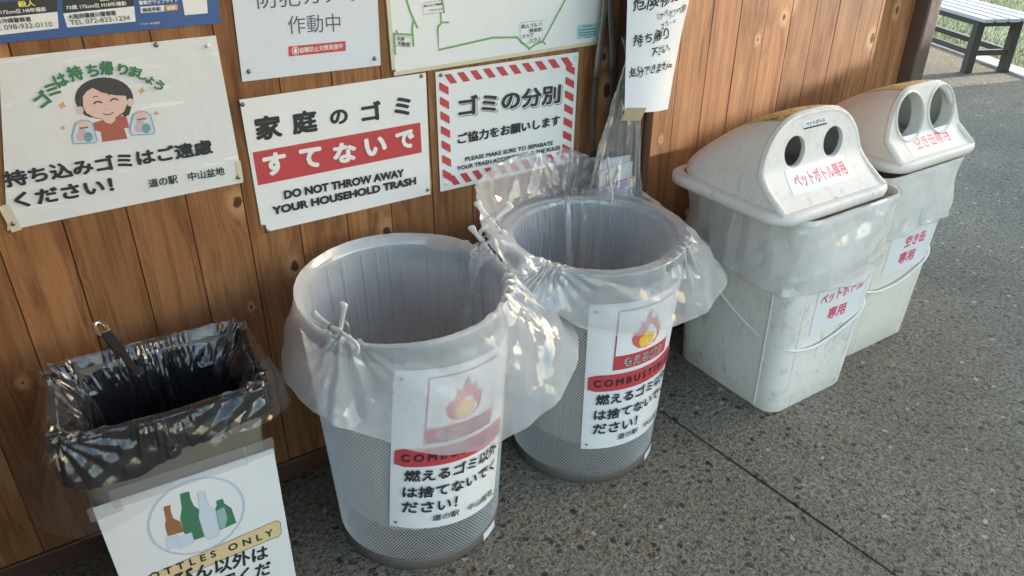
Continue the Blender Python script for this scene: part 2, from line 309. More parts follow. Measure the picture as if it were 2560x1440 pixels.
PRINT['woman'] = dict(quad=[(-0.0044, 1.1402), (0.3622, 1.1407), (0.3651, 0.8353), (-0.0755, 0.8315)], pins=[(-0.0634, 0.8429), (0.3567, 0.8484), (0.2514, 1.1349), (0.3431, 1.1232)],
 poly=[('hair', [(0.1908, 1.0426), (0.1876, 1.0341), (0.182, 1.0263), (0.1744, 1.0198), (0.1651, 1.0148), (0.1547, 1.0116), (0.1436, 1.0104), (0.1325, 1.0112), (0.1219, 1.0139), (0.1124, 1.0184), (0.1045, 1.0245), (0.0984, 1.0317), (0.0946, 1.0398), (0.0931, 1.0483), (0.0939, 1.0568), (0.0972, 1.065), (0.1025, 1.0724), (0.1098, 1.0787), (0.1187, 1.0836), (0.1287, 1.0868), (0.1394, 1.0882), (0.1503, 1.0877), (0.1608, 1.0854), (0.1704, 1.0812), (0.1787, 1.0754), (0.1852, 1.0683), (0.1895, 1.0602), (0.1914, 1.0514)]),
  ('hair', [(0.1695, 1.033), (0.1845, 1.0275), (0.1767, 1.0125), (0.1657, 1.0094)]),
  ('hair', [(0.1002, 1.031), (0.1164, 1.0221), (0.1111, 1.0178), (0.1014, 1.0245)]),
  ('shirt', [(0.1249, 1.0095), (0.1525, 1.0163), (0.1717, 1.01), (0.1715, 0.9888), (0.1625, 0.9887), (0.1639, 0.9679), (0.1198, 0.9691), (0.1216, 0.9891), (0.1098, 0.9943), (0.11, 1.0072)]),
  ('skin', [(0.1267, 1.0172), (0.1561, 1.019), (0.1501, 1.0054), (0.1424, 1.0002), (0.1339, 1.0048)]),
  ('skin', [(0.1027, 1.0331), (0.1021, 1.0315), (0.1013, 1.03), (0.1003, 1.0288), (0.099, 1.0278), (0.0977, 1.0271), (0.0963, 1.0267), (0.095, 1.0268), (0.0937, 1.0272), (0.0925, 1.0279), (0.0916, 1.0289), (0.091, 1.0302), (0.0906, 1.0317), (0.0906, 1.0333), (0.0908, 1.0349), (0.0913, 1.0365), (0.0921, 1.038), (0.0932, 1.0392), (0.0944, 1.0402), (0.0957, 1.0409), (0.0971, 1.0413), (0.0985, 1.0413), (0.0998, 1.0409), (0.1009, 1.0401), (0.1018, 1.0391), (0.1024, 1.0378), (0.1028, 1.0363), (0.1029, 1.0347)]),
  ('skin', [(0.1905, 1.0346), (0.19, 1.033), (0.1892, 1.0315), (0.1881, 1.0302), (0.1868, 1.0291), (0.1854, 1.0284), (0.184, 1.0281), (0.1825, 1.0281), (0.1812, 1.0285), (0.18, 1.0292), (0.179, 1.0303), (0.1782, 1.0317), (0.1778, 1.0332), (0.1777, 1.0348), (0.1779, 1.0365), (0.1784, 1.0381), (0.1792, 1.0396), (0.1803, 1.0409), (0.1815, 1.042), (0.1829, 1.0427), (0.1844, 1.043), (0.1858, 1.043), (0.1872, 1.0426), (0.1884, 1.0419), (0.1894, 1.0408), (0.1901, 1.0395), (0.1906, 1.0379), (0.1907, 1.0363)]),
  ('skin', [(0.1037, 1.0398), (0.1073, 1.058), (0.1158, 1.0666), (0.1267, 1.0713), (0.1398, 1.061), (0.1608, 1.0527), (0.1789, 1.0491), (0.1787, 1.0348), (0.1695, 1.0201), (0.1547, 1.0128), (0.1367, 1.0105), (0.1181, 1.017), (0.1062, 1.0269)]),
  ('bagblue', [(0.0718, 0.9744), (0.0723, 0.9879), (0.0842, 1.0114), (0.0934, 1.0147), (0.1047, 1.0144), (0.1114, 1.0069), (0.1118, 0.9745), (0.1084, 0.9701)]),
  ('bagpink', [(0.0945, 0.984), (0.0939, 0.9822), (0.0929, 0.9806), (0.0916, 0.9793), (0.0901, 0.9782), (0.0884, 0.9775), (0.0867, 0.9772), (0.0849, 0.9773), (0.0833, 0.9778), (0.0818, 0.9787), (0.0806, 0.9799), (0.0797, 0.9814), (0.0792, 0.9831), (0.079, 0.9849), (0.0793, 0.9867), (0.0799, 0.9884), (0.0809, 0.99), (0.0822, 0.9914), (0.0837, 0.9925), (0.0853, 0.9932), (0.0871, 0.9935), (0.0888, 0.9934), (0.0905, 0.9929), (0.0919, 0.992), (0.0931, 0.9908), (0.094, 0.9893), (0.0946, 0.9877), (0.0948, 0.9859)]),
  ('bagteal', [(0.1056, 0.9814), (0.105, 0.9794), (0.1039, 0.9775), (0.1027, 0.9758), (0.1012, 0.9746), (0.0995, 0.9737), (0.0979, 0.9733), (0.0962, 0.9733), (0.0947, 0.9738), (0.0934, 0.9748), (0.0923, 0.9761), (0.0915, 0.9778), (0.0911, 0.9798), (0.091, 0.9818), (0.0914, 0.9839), (0.092, 0.986), (0.093, 0.9878), (0.0943, 0.9895), (0.0958, 0.9907), (0.0974, 0.9916), (0.0991, 0.992), (0.1007, 0.992), (0.1022, 0.9915), (0.1036, 0.9906), (0.1047, 0.9892), (0.1054, 0.9875), (0.1059, 0.9856), (0.1059, 0.9835)]),
  ('baggrey', [(0.098, 0.9938), (0.0976, 0.9927), (0.0968, 0.9917), (0.0958, 0.9909), (0.0946, 0.9903), (0.0932, 0.9899), (0.0917, 0.9898), (0.0902, 0.9899), (0.0888, 0.9903), (0.0875, 0.9909), (0.0864, 0.9917), (0.0856, 0.9927), (0.0851, 0.9937), (0.0848, 0.9949), (0.0849, 0.996), (0.0854, 0.9971), (0.0861, 0.998), (0.0871, 0.9988), (0.0883, 0.9994), (0.0897, 0.9998), (0.0912, 0.9999), (0.0926, 0.9998), (0.0941, 0.9994), (0.0954, 0.9988), (0.0964, 0.998), (0.0973, 0.9971), (0.0979, 0.996), (0.0981, 0.9949)]),
  ('skin', [(0.1055, 1.0086), (0.1049, 1.007), (0.1037, 1.0055), (0.1021, 1.0043), (0.1002, 1.0034), (0.098, 1.0029), (0.0957, 1.0027), (0.0934, 1.0029), (0.0911, 1.0035), (0.0891, 1.0044), (0.0874, 1.0056), (0.086, 1.007), (0.0851, 1.0086), (0.0848, 1.0103), (0.0849, 1.0119), (0.0856, 1.0135), (0.0867, 1.015), (0.0882, 1.0161), (0.0901, 1.017), (0.0923, 1.0176), (0.0946, 1.0178), (0.0969, 1.0176), (0.0992, 1.017), (0.1012, 1.0161), (0.103, 1.0149), (0.1043, 1.0135), (0.1052, 1.0119), (0.1056, 1.0102)]),
  ('bagblue', [(0.1726, 0.9737), (0.1727, 0.9876), (0.1846, 1.0119), (0.1943, 1.0152), (0.2063, 1.015), (0.2138, 1.0073), (0.2153, 0.9737), (0.2119, 0.9692)]),
  ('bagpink', [(0.1966, 0.9836), (0.196, 0.9818), (0.195, 0.9801), (0.1937, 0.9787), (0.1921, 0.9776), (0.1903, 0.9768), (0.1884, 0.9765), (0.1866, 0.9766), (0.1848, 0.9771), (0.1832, 0.978), (0.1819, 0.9793), (0.1809, 0.9808), (0.1802, 0.9826), (0.18, 0.9845), (0.1802, 0.9863), (0.1808, 0.9881), (0.1818, 0.9898), (0.1831, 0.9912), (0.1847, 0.9923), (0.1865, 0.993), (0.1883, 0.9934), (0.1902, 0.9933), (0.192, 0.9928), (0.1935, 0.9919), (0.1949, 0.9906), (0.1959, 0.9891), (0.1965, 0.9873), (0.1968, 0.9855)]),
  ('bagteal', [(0.2085, 0.9809), (0.2079, 0.9788), (0.2069, 0.9768), (0.2056, 0.9751), (0.204, 0.9738), (0.2023, 0.9729), (0.2006, 0.9725), (0.1988, 0.9725), (0.1971, 0.973), (0.1957, 0.974), (0.1945, 0.9754), (0.1936, 0.9772), (0.1931, 0.9792), (0.1929, 0.9813), (0.1932, 0.9835), (0.1939, 0.9856), (0.1949, 0.9875), (0.1962, 0.9892), (0.1977, 0.9905), (0.1994, 0.9914), (0.2011, 0.9919), (0.2029, 0.9918), (0.2046, 0.9913), (0.206, 0.9903), (0.2072, 0.9889), (0.2081, 0.9872), (0.2087, 0.9852), (0.2088, 0.9831)]),
  ('baggrey', [(0.1999, 0.9936), (0.1995, 0.9925), (0.1988, 0.9915), (0.1977, 0.9907), (0.1964, 0.9901), (0.195, 0.9897), (0.1934, 0.9896), (0.1918, 0.9897), (0.1903, 0.9901), (0.1889, 0.9907), (0.1877, 0.9915), (0.1868, 0.9925), (0.1862, 0.9936), (0.1859, 0.9948), (0.1859, 0.996), (0.1864, 0.997), (0.1871, 0.998), (0.1882, 0.9989), (0.1894, 0.9995), (0.1909, 0.9999), (0.1924, 1.0), (0.194, 0.9999), (0.1956, 0.9995), (0.1969, 0.9989), (0.1981, 0.9981), (0.1991, 0.9971), (0.1997, 0.996), (0.2, 0.9948)]),
  ('skin', [(0.2074, 1.0089), (0.2068, 1.0073), (0.2056, 1.0058), (0.204, 1.0046), (0.202, 1.0036), (0.1997, 1.003), (0.1972, 1.0029), (0.1947, 1.0031), (0.1923, 1.0037), (0.1901, 1.0046), (0.1882, 1.0058), (0.1867, 1.0073), (0.1857, 1.009), (0.1852, 1.0107), (0.1853, 1.0124), (0.186, 1.0141), (0.1871, 1.0155), (0.1888, 1.0168), (0.1908, 1.0177), (0.193, 1.0183), (0.1955, 1.0185), (0.198, 1.0183), (0.2004, 1.0177), (0.2026, 1.0168), (0.2045, 1.0155), (0.206, 1.014), (0.2071, 1.0124), (0.2075, 1.0107)]),
  ('gold', [(0.0772, 1.0445), (0.0717, 1.0445), (0.0677, 1.0396), (0.0685, 1.0458), (0.0646, 1.0496), (0.0701, 1.0495), (0.0742, 1.0544), (0.0733, 1.0482)]),
  ('gold', [(0.2157, 1.0524), (0.2098, 1.0525), (0.2058, 1.0476), (0.2064, 1.0538), (0.2021, 1.0575), (0.2079, 1.0575), (0.2119, 1.0624), (0.2114, 1.0562)]),
  ('gold', [(0.0663, 1.0046), (0.062, 1.0047), (0.0588, 1.0009), (0.0595, 1.0057), (0.0565, 1.0088), (0.0608, 1.0087), (0.0639, 1.0124), (0.0633, 1.0076)]),
  ('gold', [(0.2309, 1.0062), (0.2261, 1.0063), (0.2229, 1.0023), (0.2233, 1.0074), (0.2198, 1.0106), (0.2246, 1.0105), (0.2278, 1.0145), (0.2274, 1.0094)])],
 line=[('hair', 7, [(0.1222, 1.0415), (0.1229, 1.0429), (0.1241, 1.044), (0.1256, 1.0449), (0.1274, 1.0454), (0.1293, 1.0456), (0.1311, 1.0454), (0.1328, 1.0449), (0.1342, 1.044), (0.1351, 1.0429), (0.1356, 1.0416)]),
  ('hair', 7, [(0.1505, 1.0427), (0.1512, 1.044), (0.1524, 1.0451), (0.1539, 1.046), (0.1557, 1.0466), (0.1577, 1.0468), (0.1595, 1.0466), (0.1612, 1.046), (0.1626, 1.0452), (0.1636, 1.044), (0.1641, 1.0427)]),
  ('hair', 4, [(0.1229, 1.0541), (0.1278, 1.0559), (0.1325, 1.0543)]),
  ('hair', 4, [(0.1492, 1.055), (0.1545, 1.0567), (0.159, 1.0548)]),
  ('ink', 4, [(0.1506, 1.0225), (0.1497, 1.0214), (0.1484, 1.0205), (0.1469, 1.0197), (0.1452, 1.0191), (0.1434, 1.0188), (0.1415, 1.0188), (0.1397, 1.019), (0.1379, 1.0194), (0.1364, 1.0201), (0.1351, 1.021), (0.1341, 1.022), (0.1335, 1.0232)]),
  ('cheek', 4, [(0.139, 1.0306), (0.1423, 1.0288)]),
  ('bagline', 5, [(0.0718, 0.9744), (0.0723, 0.9879), (0.0842, 1.0114), (0.0934, 1.0147), (0.1047, 1.0144), (0.1114, 1.0069), (0.1118, 0.9745), (0.1084, 0.9701), (0.0718, 0.9744)]),
  ('shirt', 9, [(0.0874, 1.0013), (0.1029, 1.0013)]),
  ('bagline', 5, [(0.1726, 0.9737), (0.1727, 0.9876), (0.1846, 1.0119), (0.1943, 1.0152), (0.2063, 1.015), (0.2138, 1.0073), (0.2153, 0.9737), (0.2119, 0.9692), (0.1726, 0.9737)]),
  ('shirt', 9, [(0.1883, 1.0015), (0.2049, 1.0014)])],
 text=[('持ち込みゴミはご遠慮', (-0.0551, 0.9129), (0.3164, 0.9096), 0.0318, 'ink', 0.045),
  ('ください！', (-0.0499, 0.8706), (0.1189, 0.8685), 0.0308, 'ink', 0.045),
  ('道の駅\u3000中山盆地', (0.1816, 0.8621), (0.3308, 0.86), 0.0187, 'ink', 0.02),
  ('ゴ', (0.0384, 1.0453), (0.06, 1.0582), 0.0269, 'green', 0.045),
  ('ミ', (0.057, 1.0623), (0.0771, 1.0711), 0.0239, 'green', 0.045),
  ('は', (0.0729, 1.0778), (0.0935, 1.0844), 0.0239, 'green', 0.045),
  ('持', (0.0948, 1.0862), (0.1191, 1.0894), 0.0274, 'green', 0.045),
  ('ち', (0.1238, 1.0922), (0.1436, 1.0911), 0.0225, 'green', 0.045),
  ('帰', (0.1442, 1.0926), (0.1671, 1.0887), 0.0266, 'green', 0.045),
  ('り', (0.1735, 1.0908), (0.1905, 1.0859), 0.0202, 'green', 0.045),
  ('ま', (0.1904, 1.0861), (0.2068, 1.0792), 0.0203, 'green', 0.045),
  ('し', (0.2041, 1.0802), (0.2185, 1.0713), 0.0192, 'green', 0.045),
  ('ょ', (0.216, 1.0713), (0.2269, 1.0619), 0.0163, 'green', 0.045),
  ('う', (0.2273, 1.0614), (0.2387, 1.0481), 0.0196, 'green', 0.045)])
PRINT['household'] = dict(quad=[(0.3862, 1.0104), (0.8135, 1.0103), (0.8095, 0.7109), (0.3905, 0.7097)], pins=[(0.3913, 1.0003), (0.8015, 1.0043), (0.8019, 0.7236), (0.3994, 0.7116)],
 poly=[('red', [(0.395, 0.8968), (0.792, 0.8966), (0.7916, 0.8226), (0.395, 0.8221)])],
 line=[],
 text=[('家', (0.4066, 0.9185), (0.464, 0.9175), 0.0526, 'ink', 0.045),
  ('庭', (0.4862, 0.9185), (0.5433, 0.9176), 0.0502, 'ink', 0.045),
  ('の', (0.5723, 0.9252), (0.6146, 0.9246), 0.0338, 'ink', 0.045),
  ('ゴ', (0.6463, 0.9206), (0.6954, 0.9203), 0.0443, 'ink', 0.045),
  ('ミ', (0.7258, 0.9232), (0.7673, 0.9186), 0.0422, 'ink', 0.045),
  ('す', (0.412, 0.8381), (0.4638, 0.8379), 0.0507, 'white', 0.05),
  ('て', (0.4889, 0.8418), (0.5403, 0.8363), 0.0469, 'white', 0.05),
  ('な', (0.568, 0.8368), (0.6241, 0.8327), 0.048, 'white', 0.05),
  ('い', (0.6473, 0.8375), (0.7021, 0.8393), 0.044, 'white', 0.05),
  ('で', (0.7257, 0.839), (0.774, 0.8405), 0.0448, 'white', 0.05),
  ('DO NOT THROW AWAY', (0.4467, 0.7782), (0.7405, 0.7713), 0.0208, 'ink', 0.055),
  ('YOUR HOUSEHOLD TRASH', (0.4168, 0.7473), (0.7715, 0.7455), 0.0202, 'ink', 0.055)])
PRINT['separate'] = dict(quad=[(0.8385, 1.0085), (1.2551, 1.0064), (1.2514, 0.7098), (0.8377, 0.7107)], pins=[(0.852, 0.9997), (1.2436, 0.9961), (1.2402, 0.724), (0.8551, 0.7282)],
 poly=[('red', [(0.86, 1.0001), (0.8783, 1.0), (0.8956, 0.9762), (0.8771, 0.9763)]),
  ('red', [(0.8594, 0.7473), (0.8777, 0.7472), (0.8949, 0.7201), (0.8764, 0.7202)]),
  ('red', [(0.8947, 0.9999), (0.9133, 0.9998), (0.9309, 0.976), (0.9121, 0.9761)]),
  ('red', [(0.8941, 0.7471), (0.9127, 0.7471), (0.9302, 0.7201), (0.9114, 0.7201)]),
  ('red', [(0.93, 0.9997), (0.949, 0.9996), (0.9669, 0.9758), (0.9477, 0.9759)]),
  ('red', [(0.9293, 0.747), (0.9483, 0.747), (0.9661, 0.72), (0.947, 0.72)]),
  ('red', [(0.966, 0.9996), (0.9854, 0.9995), (1.0036, 0.9757), (0.9841, 0.9758)]),
  ('red', [(0.9652, 0.7469), (0.9845, 0.7469), (1.0026, 0.7199), (0.9832, 0.7199)]),
  ('red', [(1.0027, 0.9994), (1.0224, 0.9993), (1.0409, 0.9755), (1.0211, 0.9756)]),
  ('red', [(1.0017, 0.7468), (1.0214, 0.7468), (1.0398, 0.7198), (1.02, 0.7199)]),
  ('red', [(1.04, 0.9992), (1.0601, 0.9991), (1.079, 0.9752), (1.0588, 0.9754)]),
  ('red', [(1.0389, 0.7467), (1.0589, 0.7467), (1.0776, 0.7197), (1.0575, 0.7198)]),
  ('red', [(1.0781, 0.999), (1.0986, 0.9989), (1.1178, 0.975), (1.0972, 0.9751)]),
  ('red', [(1.0767, 0.7466), (1.0971, 0.7465), (1.1161, 0.7197), (1.0956, 0.7197)]),
  ('red', [(1.1169, 0.9988), (1.1378, 0.9987), (1.1574, 0.9748), (1.1363, 0.9749)]),
  ('red', [(1.1153, 0.7465), (1.1359, 0.7464), (1.1553, 0.7196), (1.1344, 0.7196)]),
  ('red', [(1.1565, 0.9986), (1.1778, 0.9985), (1.1977, 0.9746), (1.1762, 0.9747)]),
  ('red', [(1.1545, 0.7464), (1.1755, 0.7463), (1.1952, 0.7195), (1.174, 0.7195)]),
  ('red', [(1.1968, 0.9984), (1.2186, 0.9982), (1.2388, 0.9744), (1.2169, 0.9745)]),
  ('red', [(1.1944, 0.7462), (1.2159, 0.7462), (1.2358, 0.7194), (1.2142, 0.7194)]),
  ('red', [(0.8467, 0.9849), (0.8706, 0.9693), (0.8705, 0.9509), (0.8467, 0.9666)]),
  ('red', [(1.2159, 0.9829), (1.2445, 0.9673), (1.2443, 0.9489), (1.2157, 0.9647)]),
  ('red', [(0.8467, 0.9507), (0.8705, 0.9348), (0.8704, 0.9161), (0.8466, 0.9321)]),
  ('red', [(1.2156, 0.9487), (1.2441, 0.9328), (1.2439, 0.9141), (1.2154, 0.9301)]),
  ('red', [(0.8466, 0.9158), (0.8704, 0.8997), (0.8704, 0.8806), (0.8465, 0.8969)]),
  ('red', [(1.2152, 0.9138), (1.2437, 0.8977), (1.2435, 0.8787), (1.215, 0.8949)]),
  ('red', [(0.8465, 0.8803), (0.8703, 0.8639), (0.8703, 0.8445), (0.8464, 0.861)]),
  ('red', [(1.2148, 0.8784), (1.2433, 0.862), (1.243, 0.8427), (1.2146, 0.8592)]),
  ('red', [(0.8464, 0.8441), (0.8702, 0.8274), (0.8702, 0.8076), (0.8463, 0.8245)]),
  ('red', [(1.2144, 0.8424), (1.2428, 0.8257), (1.2426, 0.806), (1.2142, 0.8228)]),
  ('red', [(0.8463, 0.8073), (0.8701, 0.7903), (0.8701, 0.7701), (0.8462, 0.7873)]),
  ('red', [(1.2141, 0.8057), (1.2424, 0.7888), (1.2421, 0.7688), (1.2138, 0.7858)]),
  ('red', [(0.8462, 0.7697), (0.87, 0.7524), (0.87, 0.7318), (0.8461, 0.7493)]),
  ('red', [(1.2137, 0.7684), (1.2419, 0.7512), (1.2417, 0.7309), (1.2134, 0.7482)])],
 line=[],
 text=[('ゴミの分別', (0.8985, 0.8877), (1.2053, 0.8772), 0.0536, 'grey', 0.05),
  ('ゴミの分別', (0.8966, 0.8905), (1.2025, 0.8802), 0.0534, 'white', 0.045),
  ('ゴミの分別', (0.8948, 0.8925), (1.2002, 0.8824), 0.0507, 'ink', 0.035),
  ('ご協力をお願いします', (0.8905, 0.8249), (1.2018, 0.8224), 0.0281, 'ink', 0.04),
  ('PLEASE MAKE SURE TO SEPARATE', (0.91, 0.7772), (1.18, 0.7718), 0.0116, 'ink', 0.032),
  ('YOUR TRASH ACCORDING TO THE RULES', (0.8861, 0.7577), (1.2046, 0.7545), 0.0116, 'ink', 0.032)])
PRINT['banner'] = dict(quad=[(0.4065, 1.242), (0.7105, 1.2444), (0.7033, 1.0407), (0.3984, 1.0455)], pins=[(0.4143, 1.0642), (0.6899, 1.0572)],
 poly=[('red', [(0.5019, 1.1039), (0.6265, 1.1015), (0.6255, 1.0815), (0.5001, 1.084)]),
  ('white', [(0.5119, 1.0921), (0.5142, 1.0985), (0.5171, 1.0989), (0.5194, 1.0953), (0.518, 1.09), (0.5143, 1.0891)])],
 line=[('white', 4, [(0.5227, 1.0932), (0.5223, 1.0916), (0.5216, 1.0901), (0.5205, 1.0888), (0.5193, 1.0877), (0.5178, 1.087), (0.5163, 1.0867), (0.5147, 1.0867), (0.5132, 1.087), (0.5118, 1.0877), (0.5106, 1.0888), (0.5096, 1.0901), (0.509, 1.0915), (0.5087, 1.0931), (0.5087, 1.0948), (0.5091, 1.0964), (0.5099, 1.0979), (0.5109, 1.0992), (0.5121, 1.1002), (0.5136, 1.1009), (0.5151, 1.1013), (0.5167, 1.1013), (0.5182, 1.1009), (0.5196, 1.1002), (0.5208, 1.0992), (0.5218, 1.0979), (0.5224, 1.0964), (0.5228, 1.0948), (0.5227, 1.0932)])],
 text=[('防犯カメラ', (0.4515, 1.1819), (0.674, 1.1784), 0.0374, 'inkgrey', 0.0),
  ('作動中', (0.5063, 1.1277), (0.6183, 1.1226), 0.0361, 'inkgrey', 0.0),
  ('盗難防止対策実施中', (0.5238, 1.088), (0.6192, 1.0867), 0.0113, 'white', 0.01)])
PRINT['map'] = dict(quad=[(0.735, 1.2181), (1.311, 1.2272), (1.3205, 1.029), (0.7373, 1.0231)], pins=[(1.3154, 1.0358)],
 poly=[('paper', [(0.8127, 1.1634), (0.8661, 1.1655), (0.8663, 1.1401), (0.8137, 1.1395)]),
  ('paper', [(1.0706, 1.0964), (1.1358, 1.0967), (1.1385, 1.0451), (1.0731, 1.0482)]),
  ('paper', [(0.7405, 1.1007), (0.7774, 1.0938), (0.777, 1.0727), (0.7406, 1.0798)]),
  ('labelcyan', [(1.2442, 1.0741), (1.3103, 1.0742), (1.3128, 1.0396), (1.2461, 1.0397)])],
 line=[('mapgreen', 12, [(0.7718, 1.1845), (0.7743, 1.1729), (0.7811, 1.1491), (0.7975, 1.1113)]),
  ('mapgreen', 12, [(0.7883, 1.1294), (0.7839, 1.1135), (0.7846, 1.0728)]),
  ('mapgreen', 12, [(0.7359, 1.1059), (0.7846, 1.0985)]),
  ('mapgreen', 14, [(0.7386, 1.1056), (0.7384, 1.0598)]),
  ('mapgreen', 10, [(0.7448, 1.113), (0.7476, 1.1047)]),
  ('mapgreen', 12, [(0.8596, 1.1777), (0.8615, 1.1658), (0.8655, 1.1378), (0.8567, 1.1389), (0.8575, 1.1184), (0.8771, 1.1165)]),
  ('mapgreen', 13, [(0.8575, 1.1169), (0.8493, 1.1101), (0.8479, 1.1041), (0.8482, 1.0585), (0.9937, 1.0704), (1.0629, 1.0638), (1.0751, 1.052), (1.1, 1.0326), (1.098, 1.0288)]),
  ('mapgreen', 12, [(1.1, 1.0326), (1.1143, 1.0404), (1.1393, 1.0457), (1.148, 1.0374)]),
  ('mapgreen', 12, [(1.1393, 1.0457), (1.2035, 1.1381), (1.2153, 1.1565)]),
  ('inkgrey', 2.5, [(0.8127, 1.1634), (0.8661, 1.1655), (0.8663, 1.1401), (0.8137, 1.1395), (0.8127, 1.1634)]),
  ('inkgrey', 2.5, [(1.0706, 1.0964), (1.1358, 1.0967), (1.1385, 1.0451), (1.0731, 1.0482), (1.0706, 1.0964)]),
  ('inkgrey', 2.5, [(0.7405, 1.1007), (0.7774, 1.0938), (0.777, 1.0727), (0.7406, 1.0798), (0.7405, 1.1007)]),
  ('inkgrey', 5, [(1.2613, 1.069), (1.2948, 1.0691)]),
  ('inkgrey', 5, [(1.2507, 1.0612), (1.3044, 1.0613)]),
  ('inkgrey', 5, [(1.2502, 1.0537), (1.3095, 1.0539)]),
  ('inkgrey', 5, [(1.2537, 1.0479), (1.3054, 1.0477)]),
  ('inkgrey', 5, [(1.2697, 1.0414), (1.2922, 1.0414)])],
 text=[('高山ゴルフ倶楽部', (0.8156, 1.1543), (0.861, 1.1552), 0.0059, 'ink', 0.02),
  ('クラブハウス', (0.8288, 1.1435), (0.8605, 1.144), 0.0059, 'ink', 0.02),
  ('高山ゴルフ', (1.074, 1.0825), (1.1333, 1.0829), 0.0104, 'ink', 0.01),
  ('倶楽部', (1.0973, 1.0704), (1.1344, 1.0709), 0.0105, 'ink', 0.01),
  ('クラブ', (1.0771, 1.059), (1.1098, 1.0595), 0.0105, 'ink', 0.01),
  ('ハウス', (1.0977, 1.0469), (1.133, 1.0471), 0.0106, 'ink', 0.01),
  ('中澤', (0.7432, 1.0909), (0.7616, 1.0877), 0.0082, 'ink', 0.02),
  ('不動産', (0.744, 1.0803), (0.7751, 1.0747), 0.0089, 'ink', 0.02)])
PRINT['wanted'] = dict(quad=[(-0.0339, 1.2489), (0.3811, 1.2467), (0.3765, 1.1622), (-0.0561, 1.1648)], pins=[],
 poly=[('black', [(-0.0345, 1.2307), (0.109, 1.2302), (0.1033, 1.2075), (-0.042, 1.205)]),
  ('white', [(-0.042, 1.205), (0.1033, 1.2075), (0.0985, 1.1804), (-0.0479, 1.1766)]),
  ('black', [(0.1164, 1.2318), (0.2333, 1.2368), (0.2283, 1.2063), (0.1115, 1.204)]),
  ('white', [(0.1115, 1.204), (0.2283, 1.2063), (0.2251, 1.1797), (0.1122, 1.1802)]),
  ('white', [(0.2381, 1.2043), (0.2794, 1.2037), (0.2782, 1.1931), (0.2369, 1.1933)]),
  ('gold', [(0.2809, 1.2035), (0.3031, 1.2034), (0.3026, 1.1934), (0.2799, 1.193)]),
  ('white', [(0.3131, 1.2162), (0.3585, 1.2156), (0.355, 1.1827), (0.3126, 1.1829)])],
 line=[],
 text=[('殺人', (0.0474, 1.2198), (0.073, 1.2197), 0.01, 'yellow', 0.03),
  ('172cm位 H8年撮影', (0.019, 1.2106), (0.0878, 1.21), 0.0074, 'white', 0.02),
  ('沖縄県沖縄警察署', (-0.0099, 1.1966), (0.0603, 1.1953), 0.0084, 'ink', 0.02),
  ('TEL 098-932-0110', (-0.0069, 1.186), (0.0903, 1.1841), 0.0084, 'ink', 0.0),
  ('殺人', (0.1739, 1.2188), (0.2, 1.2189), 0.0105, 'yellow', 0.03),
  ('73歳 175cm位 H18年撮影', (0.1182, 1.2095), (0.2165, 1.209), 0.0076, 'white', 0.02),
  ('大阪府寝屋川警察署', (0.1176, 1.1933), (0.1956, 1.1935), 0.0088, 'ink', 0.02),
  ('TEL 072-823-1234', (0.1183, 1.1836), (0.2167, 1.1834), 0.0083, 'ink', 0.0),
  ('警察庁ウェブサイト', (0.2369, 1.2078), (0.3047, 1.2069), 0.0074, 'white', 0.02),
  ('指名手配', (0.2406, 1.1947), (0.2726, 1.1948), 0.0075, 'ink', 0.03),
  ('検索', (0.2832, 1.1945), (0.2988, 1.1952), 0.0064, 'white', 0.03),
  ('ポスター有効期限', (0.2321, 1.1725), (0.2656, 1.1719), 0.004, 'white', 0)])
